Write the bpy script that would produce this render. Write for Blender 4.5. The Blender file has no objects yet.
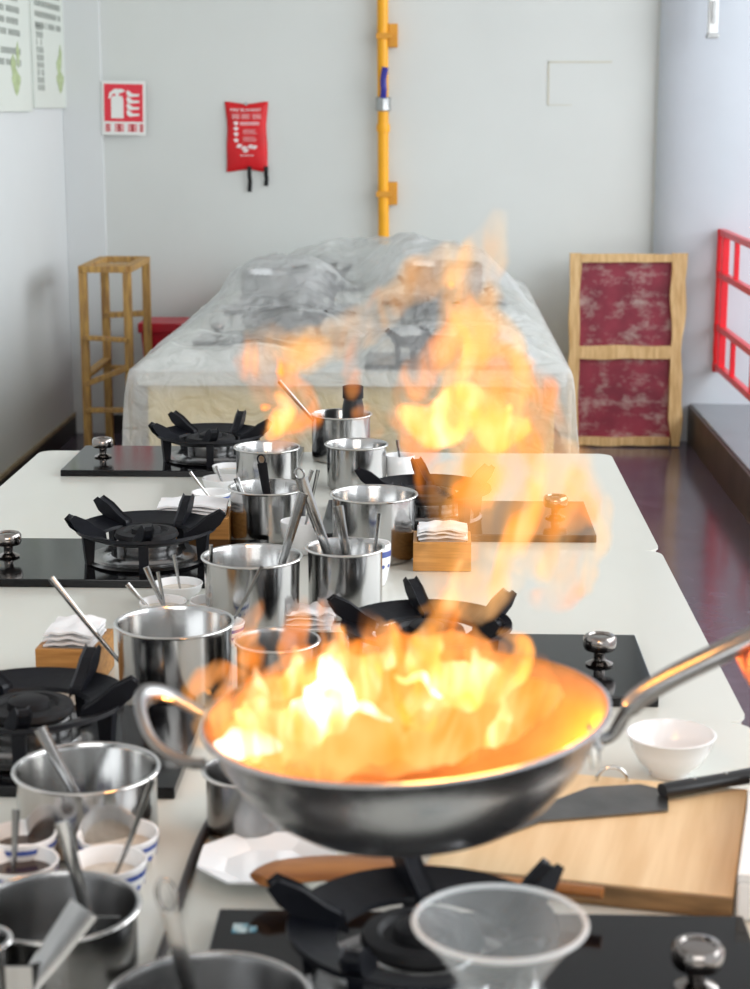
import bpy, bmesh, math, random
from mathutils import Vector, Matrix, noise
random.seed(7)
sc = bpy.context.scene
col = sc.collection
PI = math.pi
# ------------------------------------------------------------------ camera
CAM_Z, PITCH, YAW, F = 1.68, math.radians(12.1), math.radians(1.8), 1800.0
cam = bpy.data.objects.new('camera', bpy.data.cameras.new('camera')); col.objects.link(cam)
cam.location = (0, 0, CAM_Z)
cam.rotation_euler = (PI/2 - PITCH, 0, YAW)
cam.data.sensor_fit = 'VERTICAL'; cam.data.sensor_height = 36.0
cam.data.lens = F/989*36.0
cam.data.clip_start = .05
cam.data.dof.use_dof = True
cam.data.dof.focus_distance = 3.7
cam.data.dof.aperture_fstop = 6.2
sc.camera = cam
# ------------------------------------------------------------------ view and light
sc.view_settings.view_transform = 'Standard'; sc.view_settings.look = 'None'
sc.view_settings.gamma = 1; sc.view_settings.use_curve_mapping = False
sc.view_settings.exposure = 0.0
w = bpy.data.worlds.new('daylight'); sc.world = w; w.use_nodes = True
wb = w.node_tree.nodes['Background']
wb.inputs[0].default_value = (.92, .96, 1.0, 1); wb.inputs[1].default_value = 1.15
def area(name, loc, target, sx, sy, power, color):
    l = bpy.data.lights.new(name, 'AREA'); l.shape = 'RECTANGLE'; l.size = sx; l.size_y = sy
    l.energy = power; l.color = color
    o = bpy.data.objects.new(name, l); col.objects.link(o); o.location = loc
    o.rotation_euler = (Vector(target)-Vector(loc)).to_track_quat('-Z', 'Y').to_euler()
    return o
area('veranda_daylight', (4.2, 5.2, 2.6), (-.6, 6.0, .9), 9.0, 2.6, 330, (.93, .97, 1))
area('rear_window_daylight', (-.6, -3.2, 3.0), (-.3, 4.5, .9), 5.0, 2.2, 150, (1, .99, .96))

# ------------------------------------------------------------------ measuring: a picture point seen on a real plane
def _ray(px, py):
    u, v = (px-375)/F, (py-494.5)/F
    d = Vector((u, math.cos(PITCH)-v*math.sin(PITCH), -(math.sin(PITCH)+v*math.cos(PITCH))))
    d.rotate(Matrix.Rotation(YAW, 3, 'Z')); return d
def at(px, py, z):                      # the point at height z
    d = _ray(px, py); t = (z-CAM_Z)/d.z; return Vector((d.x*t, d.y*t, z))
def aty(px, py, Y):                     # the point at distance Y
    d = _ray(px, py); t = Y/d.y; return Vector((d.x*t, Y, CAM_Z+d.z*t))
def mpp(p):                             # metres covered by one pixel at p
    f = Vector((-math.sin(YAW)*math.cos(PITCH), math.cos(YAW)*math.cos(PITCH), -math.sin(PITCH)))
    return (Vector(p)-Vector((0, 0, CAM_Z))).dot(f)/F

# ------------------------------------------------------------------ materials
def mat(name, c, rough=.5, metal=0, var=.0, vscale=8, c2=None, bump=0, bscale=40, stretch=(1,1,1), coat=0, trans=0, ior=1.45, sss=0):
    m = bpy.data.materials.new(name); m.use_nodes = True
    n = m.node_tree.nodes; l = m.node_tree.links; b = n['Principled BSDF']
    b.inputs['Roughness'].default_value = rough; b.inputs['Metallic'].default_value = metal
    b.inputs['IOR'].default_value = ior
    if name in ('black_enamel', 'cast_iron', 'black_glass'): b.inputs['Specular IOR Level'].default_value = .3
    b.inputs['Coat Weight'].default_value = coat
    b.inputs['Transmission Weight'].default_value = trans
    if sss: b.inputs['Subsurface Weight'].default_value = sss; b.inputs['Subsurface Scale'].default_value = .01
    tc = n.new('ShaderNodeTexCoord'); mp = n.new('ShaderNodeMapping'); mp.inputs['Scale'].default_value = stretch
    l.new(tc.outputs['Object'], mp.inputs[0])
    if c2 is None:
        c2 = tuple(x*(1-var) for x in c)
    nt = n.new('ShaderNodeTexNoise'); nt.inputs['Scale'].default_value = vscale; nt.inputs['Detail'].default_value = 5
    l.new(mp.outputs[0], nt.inputs['Vector'])
    r = n.new('ShaderNodeValToRGB'); r.color_ramp.elements[0].position = .35; r.color_ramp.elements[1].position = .65
    r.color_ramp.elements[0].color = (*c2, 1); r.color_ramp.elements[1].color = (*c, 1)
    l.new(nt.outputs['Fac'], r.inputs[0]); l.new(r.outputs[0], b.inputs['Base Color'])
    if bump:
        nb = n.new('ShaderNodeTexNoise'); nb.inputs['Scale'].default_value = bscale; nb.inputs['Detail'].default_value = 4
        l.new(mp.outputs[0], nb.inputs['Vector'])
        bp = n.new('ShaderNodeBump'); bp.inputs['Strength'].default_value = bump; bp.inputs['Distance'].default_value = .01
        l.new(nb.outputs['Fac'], bp.inputs['Height']); l.new(bp.outputs[0], b.inputs['Normal'])
    return m
M = {}
M['wall'] = mat('plaster', (.665, .69, .67), .85, var=.05, vscale=1.3, bump=.12, bscale=6)
M['wall_left'] = mat('left_plaster', (.69, .715, .72), .8, var=.03, vscale=1.5, bump=.08, bscale=6)
M['column'] = mat('blue_grey_plaster', (.60, .64, .70), .75, var=.06, vscale=2, bump=.15, bscale=9)
M['crack'] = mat('dried_filler', (.62, .60, .50), .9, var=.1)
M['floor'] = mat('polished_dark_floor', (.115, .09, .125), .16, var=.3, vscale=7, bump=.05, bscale=16)
M['skirt'] = mat('dark_skirting', (.025, .02, .02), .5, var=.3)
M['skirt_top'] = mat('skirting_edge', (.42, .34, .22), .8, var=.3, vscale=12)
M['curb_top'] = mat('polished_stone', (.17, .18, .20), .10, var=.2, vscale=5)
M['curb_side'] = mat('curb_brown_face', (.07, .05, .045), .4, var=.5, vscale=6)
M['ceiling'] = mat('ceiling_paint', (.75, .76, .75), .9, var=.03)
M['counter'] = mat('white_worktop', (.71, .71, .645), .22, var=.03, vscale=3, coat=.15)
M['cab'] = mat('cream_cabinet', (.76, .60, .27), .5, var=.08, vscale=4)
M['steel'] = mat('brushed_steel', (.50, .50, .495), .17, 1, var=.15, vscale=30, stretch=(1, 1, .05), bump=.03, bscale=60)
M['steel_dull'] = mat('dull_steel', (.33, .33, .33), .24, 1, var=.25, vscale=20, bump=.03)
M['pan_out'] = mat('pan_steel', (.62, .62, .64), .27, 1, var=.2, vscale=9, bump=.05, bscale=50)
M['pan_in_firelit'] = mat('pan_inside_fire_tint', (.42, .235, .10), .36, 1, var=.3, vscale=14, bump=.05)  # brownish seasoned steel, with the fire's orange light put into its colour
M['chrome'] = mat('chrome', (.70, .69, .67), .12, 1, var=.1)
M['knob'] = mat('dark_chrome', (.36, .33, .31), .15, 1, var=.2)
M['glass_black'] = mat('black_glass', (.004, .004, .005), .10, var=.2)
M['iron'] = mat('black_enamel', (.004, .005, .009), .42, var=.4, vscale=20, bump=.08, bscale=50)
M['iron_soft'] = mat('cast_iron', (.007, .007, .009), .55, var=.4, vscale=20, bump=.1)
M['wood_box'] = mat('orange_wood', (.55, .27, .075), .5, c2=(.40, .18, .045), vscale=14, stretch=(1, 4, 14), bump=.05)
M['wood_frame'] = mat('pale_pine', (.72, .50, .25), .65, c2=(.55, .34, .14), vscale=9, stretch=(8, 8, 1), bump=.2, bscale=25)
M['wood_stand'] = mat('aged_pine', (.58, .35, .10), .6, c2=(.30, .16, .06), vscale=8, stretch=(8, 8, 1), bump=.2, bscale=20)
M['board'] = mat('maple_board', (.80, .60, .36), .45, c2=(.68, .47, .25), vscale=5, stretch=(9, .6, 1), bump=.04)
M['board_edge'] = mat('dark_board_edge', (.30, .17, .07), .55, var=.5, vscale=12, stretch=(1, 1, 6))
M['spatula'] = mat('varnished_wood', (.42, .16, .035), .3, c2=(.24, .075, .015), vscale=6, stretch=(1, 6, 6))
M['china'] = mat('white_china', (.86, .87, .88), .15, var=.02, coat=.3)
M['blue'] = mat('cobalt_glaze', (.08, .13, .42), .2, var=.3, vscale=30)
M['plastic_white'] = mat('white_plastic', (.84, .85, .84), .35, var=.02)
M['paper'] = mat('napkin_paper', (.88, .88, .89), .85, var=.04, vscale=12, bump=.15, bscale=60)
M['red'] = mat('red_cloth', (.70, .008, .015), .5, var=.2, vscale=10, bump=.2, bscale=30)
M['red_paint'] = mat('red_gloss_paint', (.80, .015, .03), .3, var=.1, vscale=10, bump=.1)
M['red_sign'] = mat('sign_red', (.76, .035, .06), .5, var=.05)
M['sign_white'] = mat('sign_white', (.80, .81, .79), .5, var=.02)
M['ink_white'] = mat('white_ink', (.85, .72, .72), .6, var=.1)
M['ink_grey'] = mat('grey_ink', (.34, .37, .34), .8, var=.1)
M['ink_green'] = mat('green_ink', (.50, .60, .34), .8, var=.3, vscale=40)
M['poster'] = mat('poster_sheet', (.70, .745, .69), .5, var=.04, vscale=3)
M['strap'] = mat('black_webbing', (.01, .01, .012), .7, var=.2)
M['yellow'] = mat('yellow_gas_paint', (.92, .42, .008), .4, var=.1, vscale=10)
M['yellow_dark'] = mat('ochre_bracket', (.72, .32, .03), .5, var=.2)
M['lever'] = mat('blue_lever', (.03, .03, .30), .35, var=.1)
M['zinc'] = mat('zinc', (.45, .46, .46), .4, .8, var=.2, vscale=30)
M['bin'] = mat('red_bin_plastic', (.55, .01, .03), .35, var=.1)
M['maroon'] = mat('maroon_panel', (.27, .025, .05), .5, c2=(.17, .012, .03), vscale=6, bump=.1)
M['knife'] = mat('blade_steel', (.22, .215, .21), .35, 1, var=.3, vscale=14)
M['handle_black'] = mat('black_handle', (.012, .013, .015), .35, var=.2)
M['hose'] = mat('brown_black_hose', (.02, .012, .01), .4, var=.2)
M['skin'] = mat('skin', (.62, .22, .12), .5, var=.15, vscale=20, sss=.15)
M['dough'] = mat('chilli_pieces', (.45, .04, .01), .4, var=.4, vscale=30)
M['sleeve'] = mat('white_sleeve', (.8, .8, .8), .9, var=.05)
M['salt'] = mat('seasoning', (.75, .70, .62), .9, var=.2, vscale=60)
M['oil'] = mat('dark_sauce', (.05, .022, .01), .1, var=.2)
M['dark_room'] = mat('grey_plaster', (.5, .5, .5), .9, var=.05)
# maroon panel: white scrapes
m = M['maroon']; n = m.node_tree.nodes; l = m.node_tree.links; b = n['Principled BSDF']
src = b.inputs['Base Color'].links[0].from_socket
mp2 = n.new('ShaderNodeMapping'); mp2.inputs['Scale'].default_value = (3, 1, 5)
tc2 = n.new('ShaderNodeTexCoord'); l.new(tc2.outputs['Object'], mp2.inputs[0])
nn = n.new('ShaderNodeTexNoise'); nn.inputs['Scale'].default_value = 2.4; nn.inputs['Detail'].default_value = 9; nn.inputs['Roughness'].default_value = .7
l.new(mp2.outputs[0], nn.inputs['Vector'])
rr = n.new('ShaderNodeValToRGB'); rr.color_ramp.elements[0].position = .5; rr.color_ramp.elements[1].position = .72
rr.color_ramp.elements[0].color = (0, 0, 0, 1); rr.color_ramp.elements[1].color = (.8, .8, .8, 1)
l.new(nn.outputs['Fac'], rr.inputs[0])
mx = n.new('ShaderNodeMix'); mx.data_type = 'RGBA'; mx.inputs['B'].default_value = (.55, .47, .42, 1)
l.new(rr.outputs[0], mx.inputs['Factor']); l.new(src, mx.inputs['A']); l.new(mx.outputs['Result'], b.inputs['Base Color'])
# thin plastic sheet
def film(name, alpha, c=(.86, .88, .88), rough=.25, tl=.35, wr=.25):
    m = bpy.data.materials.new(name); m.use_nodes = True; n = m.node_tree.nodes; l = m.node_tree.links
    out = n['Material Output']; b = n['Principled BSDF']
    b.inputs['Base Color'].default_value = (*c, 1); b.inputs['Roughness'].default_value = rough
    t = n.new('ShaderNodeBsdfTransparent'); t.inputs[0].default_value = (.95, .96, .96, 1)
    tr = n.new('ShaderNodeBsdfTranslucent'); tr.inputs[0].default_value = (*c, 1)
    m1 = n.new('ShaderNodeMixShader'); m1.inputs[0].default_value = tl
    l.new(b.outputs[0], m1.inputs[1]); l.new(tr.outputs[0], m1.inputs[2])
    m2 = n.new('ShaderNodeMixShader')
    nz = n.new('ShaderNodeTexNoise'); nz.inputs['Scale'].default_value = 3.5; nz.inputs['Detail'].default_value = 6
    mr = n.new('ShaderNodeMapRange'); mr.inputs['From Min'].default_value = .35; mr.inputs['From Max'].default_value = .65
    mr.inputs['To Min'].default_value = alpha-.12; mr.inputs['To Max'].default_value = alpha+.12
    tc = n.new('ShaderNodeTexCoord'); l.new(tc.outputs['Object'], nz.inputs['Vector'])
    l.new(nz.outputs['Fac'], mr.inputs['Value']); l.new(mr.outputs[0], m2.inputs[0])
    l.new(t.outputs[0], m2.inputs[1]); l.new(m1.outputs[0], m2.inputs[2]); l.new(m2.outputs[0], out.inputs[0])
    mu = n.new('ShaderNodeTexNoise'); mu.inputs['Scale'].default_value = 9; mu.inputs['Detail'].default_value = 8; mu.inputs['Distortion'].default_value = 1.5
    l.new(tc.outputs['Object'], mu.inputs['Vector'])
    bp = n.new('ShaderNodeBump'); bp.inputs['Strength'].default_value = wr; bp.inputs['Distance'].default_value = .04
    l.new(mu.outputs['Fac'], bp.inputs['Height']); l.new(bp.outputs[0], b.inputs['Normal'])
    return m
M['film'] = film('plastic_dust_sheet', .44, c=(.93, .94, .94), wr=1.0)
M['film_side'] = M['film']
M['funnel'] = film('clear_plastic', .13, (.85, .88, .90), .08, .2, .02)
M['funnel_rim'] = film('clear_plastic_lip', .62, (.85, .88, .90), .08, .2, .02)

# ------------------------------------------------------------------ mesh helpers
def new_obj(name, bm, m, parent=None, smooth=None):
    bmesh.ops.recalc_face_normals(bm, faces=bm.faces)
    me = bpy.data.meshes.new(name); bm.to_mesh(me); bm.free()
    if m: me.materials.append(m)
    if smooth is not None:
        me.polygons.foreach_set('use_smooth', [True]*len(me.polygons))
        me.set_sharp_from_angle(angle=math.radians(smooth))
    o = bpy.data.objects.new(name, me); col.objects.link(o)
    if parent: o.parent = parent
    return o
def BM(): return bmesh.new()
def box(bm, lo, hi, bev=0, M4=None):
    c = [(a+b_)/2 for a, b_ in zip(lo, hi)]; s = [abs(b_-a) for a, b_ in zip(lo, hi)]
    t = bmesh.new(); bmesh.ops.create_cube(t, size=1)
    bmesh.ops.scale(t, vec=s, verts=t.verts); bmesh.ops.translate(t, vec=c, verts=t.verts)
    if bev: bmesh.ops.bevel(t, geom=t.edges[:], offset=bev, segments=2, affect='EDGES', profile=.6)
    if M4 is not None: bmesh.ops.transform(t, matrix=M4, verts=t.verts)
    join(bm, t)
def join(bm, t):
    me = bpy.data.meshes.new('tmp'); t.to_mesh(me); t.free(); bm.from_mesh(me); bpy.data.meshes.remove(me)
def lathe(bm, prof, seg=40, M4=None, ang=2*PI):
    t = bmesh.new(); rings = []
    for r, z in prof:
        if r < 1e-6: rings.append([t.verts.new((0, 0, z))])
        else: rings.append([t.verts.new((r*math.cos(2*PI*k/seg), r*math.sin(2*PI*k/seg), z)) for k in range(seg)])
    for a, b_ in zip(rings, rings[1:]):
        for k in range(seg):
            k2 = (k+1) % seg
            if len(a) == 1 and len(b_) > 1: t.faces.new((a[0], b_[k], b_[k2]))
            elif len(b_) == 1 and len(a) > 1: t.faces.new((a[k], a[k2], b_[0]))
            elif len(a) > 1: t.faces.new((a[k], a[k2], b_[k2], b_[k]))
    if M4 is not None: bmesh.ops.transform(t, matrix=M4, verts=t.verts)
    join(bm, t)
def smooth_path(pts, n=6):
    pts = [Vector(p) for p in pts]; out = []
    for i in range(len(pts)-1):
        p0 = pts[max(i-1, 0)]; p1 = pts[i]; p2 = pts[i+1]; p3 = pts[min(i+2, len(pts)-1)]
        for k in range(n):
            t = k/n
            out.append(.5*((2*p1)+(-p0+p2)*t+(2*p0-5*p1+4*p2-p3)*t*t+(-p0+3*p1-3*p2+p3)*t**3))
    out.append(pts[-1]); return out
def sweep(bm, pts, rx, ry=None, seg=10, up=(0, 0, 1), closed=False, power=1):
    """a swept elliptical section; rx, ry: number or one per point"""
    t = bmesh.new(); pts = [Vector(p) for p in pts]; N = len(pts)
    if not isinstance(rx, (list, tuple)): rx = [rx]*N
    if ry is None: ry = rx
    if not isinstance(ry, (list, tuple)): ry = [ry]*N
    rings = []; up = Vector(up)
    for i, p in enumerate(pts):
        if closed: d = pts[(i+1) % N]-pts[i-1]
        else: d = pts[min(i+1, N-1)]-pts[max(i-1, 0)]
        d.normalize()
        s = d.cross(up)
        if s.length < 1e-3: s = d.cross(Vector((0, 1, 0)))
        s.normalize(); u = s.cross(d); u.normalize()
        rings.append([t.verts.new(p+s*rx[i]*math.cos(2*PI*k/seg)+u*ry[i]*math.sin(2*PI*k/seg)) for k in range(seg)])
    for i in range(N if closed else N-1):
        a, b_ = rings[i], rings[(i+1) % N]
        for k in range(seg): t.faces.new((a[k], a[(k+1) % seg], b_[(k+1) % seg], b_[k]))
    if not closed:
        t.faces.new(rings[0][::-1]); t.faces.new(rings[-1])
    join(bm, t)
def prism(bm, poly, axis, a, b_, M4=None):
    """poly: 2D points; extruded along axis (0,1,2) from a to b_"""
    t = bmesh.new()
    def P(p, h):
        q = list(p); q.insert(axis, h); return q
    A = [t.verts.new(P(p, a)) for p in poly]; B = [t.verts.new(P(p, b_)) for p in poly]
    t.faces.new(A); t.faces.new(B[::-1])
    for k in range(len(poly)): t.faces.new((A[k], A[(k+1) % len(poly)], B[(k+1) % len(poly)], B[k]))
    if M4 is not None: bmesh.ops.transform(t, matrix=M4, verts=t.verts)
    join(bm, t)
def T(x, y, z): return Matrix.Translation((x, y, z))
def R(a, ax): return Matrix.Rotation(a, 4, ax)
def tag(o, label=None, cat=None, group=None, kind=None):
    for k, v in (('label', label), ('category', cat), ('group', group), ('kind', kind)):
        if v: o[k] = v
    return o
def thing(name, loc, label, cat, group=None, rz=0):
    o = bpy.data.objects.new(name, None); col.objects.link(o); o.empty_display_size = .05
    o.location = loc; o.rotation_euler = (0, 0, rz)
    return tag(o, label, cat, group)
def copy_tree(o, parent=None):
    c = o.copy(); col.objects.link(c); c.parent = parent
    for ch in [x for x in bpy.data.objects if x.parent == o]:
        copy_tree(ch, c)
    return c
def struct(name, bm, m, smooth=None): return tag(new_obj(name, bm, m, None, smooth), kind='structure')

# ------------------------------------------------------------------ the room
WY = 9.36; XL = -1.885; ZT = 3.3
bm = BM(); box(bm, (XL-.2, -4, -.1), (2.3, WY+.2, 0)); struct('floor', bm, M['floor'])
bm = BM(); box(bm, (XL-.2, WY, 0), (2.3, WY+.2, ZT)); struct('wall_back', bm, M['wall'])
bm = BM(); box(bm, (XL-.2, -4, 0), (XL, WY, ZT)); struct('wall_left', bm, M['wall_left'])
bm = BM(); box(bm, (XL-.2, -4, ZT), (2.6, WY+.2, ZT+.1)); struct('ceiling', bm, M['ceiling'])
bm = BM(); box(bm, (XL, WY-.035, 0), (XL+.20, WY, ZT), .004); struct('trim_corner', bm, M['wall_left'])
bm = BM(); box(bm, (XL, -4, 0), (XL+.012, WY-.035, .095)); box(bm, (XL+.2, WY-.012, 0), (1.13, WY, .095))
struct('baseboard_left', bm, M['skirt'])
bm = BM(); box(bm, (XL, -4, .095), (XL+.014, WY-.035, .112)); struct('trim_skirting', bm, M['skirt_top'])
# column at the veranda corner: rounded face
bm = BM(); poly = []
for k in range(25):
    a = PI + PI*k/24
    poly.append((1.72+.585*math.copysign(abs(math.cos(a))**.72, math.cos(a)), 9.36+.20*math.copysign(abs(math.sin(a))**.8, math.sin(a))))
poly += [(2.305, WY), (1.135, WY)]
prism(bm, poly, 2, 0, ZT); struct('wall_column', bm, M['column'], 35)
# rough plaster line where the column meets the wall
bm = BM()
pts = [(1.134+.006*noise.noise((0, 0, k*.9)), WY-.012, .1+k*.05) for k in range(64)]
sweep(bm, pts, [.006+.003*abs(noise.noise((3, 0, k*.7))) for k in range(64)], .006, 6, (0, 1, 0))
struct('trim_plaster', bm, M['wall'], 60)
# veranda curb
bm = BM(); box(bm, (1.32, -4, 0), (1.335, 9.18, .192)); struct('trim_curb', bm, M['curb_side'])
bm = BM(); box(bm, (1.335, -4, 0), (2.3, 9.2, .20), .004); struct('trim_ledge', bm, M['curb_top'])
# patch outline on the wall
bm = BM()
a, b_, c = aty(548, 105, WY), aty(548, 62, WY), aty(612, 62, WY)
box(bm, (a.x-.004, WY-.003, a.z), (a.x+.004, WY+.001, b_.z)); box(bm, (b_.x, WY-.003, b_.z-.004), (c.x, WY+.001, b_.z+.004))
box(bm, (a.x, WY-.003, a.z-.002), (a.x+.12, WY+.001, a.z+.002))
struct('trim_filler', bm, M['crack'])
# rear wall behind the camera keeps the room closed
bm = BM(); box(bm, (XL-.2, -4.2, 0), (2.3, -4, 2.0)); struct('wall_rear', bm, M['dark_room'])

# ------------------------------------------------------------------ things on the walls
def glyph_rows(bm, x0, x1, zs, h, y, dens=.8, stroke=.0035):
    """unreadable printed characters on a wall plane facing -Y (local x right, z up)"""
    for z in zs:
        x = x0
        while x < x1:
            if random.random() < dens:
                for k in range(3):
                    zz = z+h*(.15+.35*k)
                    box(bm, (x, y-.0012, zz), (x+h*.75, y, zz+stroke))
                xx = x+h*random.uniform(.2, .5)
                box(bm, (xx, y-.0012, z), (xx+stroke, y, z+h))
            x += h*1.15
# fire extinguisher sign
p = aty(123, 108, WY-.02)
sw, sh = 44*mpp(p), 53*mpp(p)
sg = thing('extinguisher_sign', (p.x+.004, WY-.037, p.z-sh/2), 'small red and white fire extinguisher sign at the left of the back wall', 'sign')
sg.rotation_euler = (0, math.radians(1), 0)
bm = BM(); box(bm, (-sw/2, -.004, 0), (sw/2, 0, sh), .001); new_obj('backing', bm, M['sign_white'], sg)
bm = BM(); box(bm, (-sw*.44, -.006, sh*.25), (sw*.44, -.004, sh*.94)); new_obj('red_field', bm, M['red_sign'], sg)
bm = BM(); y = -.0075
prism(bm, [(-sw*.28, sh*.31), (-sw*.28, sh*.66), (-sw*.25, sh*.72), (-sw*.03, sh*.72), (0, sh*.66), (0, sh*.31)], 1, y, y+.0015)
prism(bm, [(-sw*.34, sh*.68), (-sw*.31, sh*.78), (-sw*.20, sh*.85), (-sw*.02, sh*.85), (.01, sh*.81), (-sw*.10, sh*.76), (-sw*.24, sh*.76), (-sw*.30, sh*.67)], 1, y-.001, y+.0005)
prism(bm, [(-sw*.18, sh*.72), (-sw*.18, sh*.78), (-sw*.10, sh*.78), (-sw*.10, sh*.72)], 1, y, y+.0015)
for k in range(4):
    z = sh*(.38+.12*k)
    prism(bm, [(sw*.08, z), (sw*.14, z-sh*.04), (sw*.36, z-sh*.02), (sw*.36, z+sh*.02), (sw*.22, z+sh*.02), (sw*.10, z+sh*.09), (sw*.07, z+sh*.06)], 1, y, y+.0015)
new_obj('pictogram', bm, M['sign_white'], sg)
bm = BM()
for x0, w_ in ((-.42, .12), (-.20, .20), (.10, .20), (.36, .09)):
    for k in range(3): box(bm, (sw*x0, -.0055, sh*(.07+.05*k)), (sw*(x0+w_), -.004, sh*(.10+.05*k)))
    box(bm, (sw*(x0+w_*.4), -.0055, sh*.06), (sw*(x0+w_*.6), -.004, sh*.21))
new_obj('lettering', bm, M['red_sign'], sg)

# fire blanket pouch
p = aty(246.5, 137, WY-.03); bw, bh = 43*mpp(p), 67*mpp(p)
fb = thing('fire_blanket_pouch', (p.x, WY, p.z-bh/2), 'red fire blanket pouch with two black pull straps hanging on the back wall', 'fire blanket')
bm = BM(); nx, nz = 24, 34; g = {}
for s in (0, 1):
    for i in range(nx+1):
        for j in range(nz+1):
            u, v = i/nx*2-1, j/nz*2-1
            wv = 1-.07*(1-abs(v)**2.5)-.02*math.sin(v*5)
            th = .022*(max(0, 1-u**4)*max(0, 1-v**4))**.6
            th += .004*noise.noise((u*3, v*4, 1)) * (1-u*u)*(1-v*v)
            yy = -.008-th*(1 if s == 0 else .1)
            key = (s, i, j)
            if s == 1 and (i in (0, nx) or j in (0, nz)): g[key] = g[(0, i, j)]
            else: g[key] = bm.verts.new((u*bw/2*wv, yy-(.001 if s == 0 else -.003), bh/2*(1+v)+.006*math.cos(u*PI)*abs(v)*v*-1))
    for i in range(nx):
        for j in range(nz): bm.faces.new((g[s, i, j], g[s, i+1, j], g[s, i+1, j+1], g[s, i, j+1]))
pouch = new_obj('pouch', bm, M['red'], fb, 60)
# white print on the pouch front
bm = BM(); yb = -.033
def pr(x0, x1, z0, z1): box(bm, (x0*bw, yb, z0*bh), (x1*bw, yb+.006, z1*bh))
for r_, zr in enumerate((.82, .795, .77)):
    for x0, x1 in ((-.33, -.16), (-.12, .08), (.14, .34)): pr(x0, x1, zr, zr+.008)
pr(-.15, .3, .70, .715); pr(-.15, .3, .675, .685)
for zr in (.60, .575, .55, .49, .465, .44): pr(-.08, random.uniform(.18, .28), zr, zr+.006)
for cz in (.70, .62, .54, .45):
    prism(bm, [(bw*(-.24+.055*math.cos(k)*(1+.3*math.sin(3*k))), bh*(cz+.03*math.sin(k))) for k in [q*.7 for q in range(9)]], 1, yb, yb+.006)
for cx_, cz in ((-.17, .37), (-.06, .34), (.09, .36), (.18, .35), (-.02, .30)):
    prism(bm, [(bw*(cx_+.065*math.cos(k)*(1+.3*math.sin(2*k))), bh*(cz+.03*math.sin(k))) for k in [q*.7 for q in range(9)]], 1, yb, yb+.006)
pr(-.16, .16, .225, .235)
new_obj('printed_marks', bm, M['ink_white'], pouch)
def text(s, size, loc, rot, m, parent, name='lettering', xs=1):
    cu = bpy.data.curves.new(name, 'FONT'); cu.body = s; cu.size = size; cu.align_x = 'CENTER'; cu.extrude = .001
    cu.offset = size*.012
    o = bpy.data.objects.new(name, cu); col.objects.link(o)
    dg = bpy.context.evaluated_depsgraph_get(); me = bpy.data.meshes.new_from_object(o.evaluated_get(dg))
    bpy.data.objects.remove(o); me.materials.clear(); me.materials.append(m)
    o = bpy.data.objects.new(name, me); col.objects.link(o); o.parent = parent
    o.location = loc; o.rotation_euler = rot; o.scale = (xs, 1, 1); return o
text('FIRE BLANKET', .020, (-.01*bw, -.0335, .875*bh), (PI/2, 0, 0), M['ink_white'], pouch, xs=1.25)
for x0, L_ in ((.03, .13), (.115, .10)):
    z1 = bh*.07
    bm = BM(); pth = smooth_path([(x0-.016, -.034, z1), (x0-.018, -.034, z1-.04), (x0-.012-.004, -.024, z1-L_*.6), (x0-.02, -.02, z1-L_)], 6)
    sweep(bm, pth, .011, .0016, 8, (0, 1, 0)); new_obj('pull_strap', bm, M['strap'], fb)
bm = BM(); lathe(bm, [(0, .0), (.009, 0), (.009, .012), (0, .012)], 14, T(0, -.022, bh*.985) @ R(PI/2, 'X')); new_obj('hook', bm, M['zinc'], fb)

# yellow gas pipe
p = aty(381, 60, WY-.05)
gp = thing('gas_pipe', (p.x+.012, WY-.055, 1.0), 'yellow vertical gas pipe with blue valve lever clipped to the back wall', 'pipe')
bm = BM(); pts = [(.004*noise.noise((0, 0, z*2)) - .006*(z-.4), 0, z) for z in [k*.05 for k in range(47)]]
sweep(bm, pts, .028, None, 14, (0, 1, 0)); new_obj('pipe', bm, M['yellow'], gp, 50)
def zz(py): return aty(383, py, WY-.05).z-1.0
for py in (36, 194):
    z = zz(py); bm = BM(); box(bm, (.024, -.01, z-.055), (.072, .05, z+.06), .004)
    box(bm, (-.036, -.035, z-.014), (.045, -.02, z+.014), .003); new_obj('wall_clip', bm, M['yellow_dark'], gp)
for py in (128,):
    z = zz(py); bm = BM(); lathe(bm, [(0, z-.02), (.033, z-.02), (.035, z), (.033, z+.02), (0, z+.02)], 18); new_obj('coupling', bm, M['yellow'], gp, 40)
z = zz(104); bm = BM(); lathe(bm, [(0, z-.035), (.034, z-.035), (.039, z-.03), (.036, z), (.039, z+.03), (.034, z+.035), (0, z+.035)], 8)
va = new_obj('valve_body', bm, M['zinc'], gp, 30)
bm = BM(); sweep(bm, smooth_path([(.0, -.04, z+.03), (.004, -.052, z+.07), (.002, -.05, z+.12), (.012, -.055, z+.18)], 4), .016, .006, 8, (0, 1, 0)); new_obj('lever', bm, M['lever'], va, 50)
z = zz(42)

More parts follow.
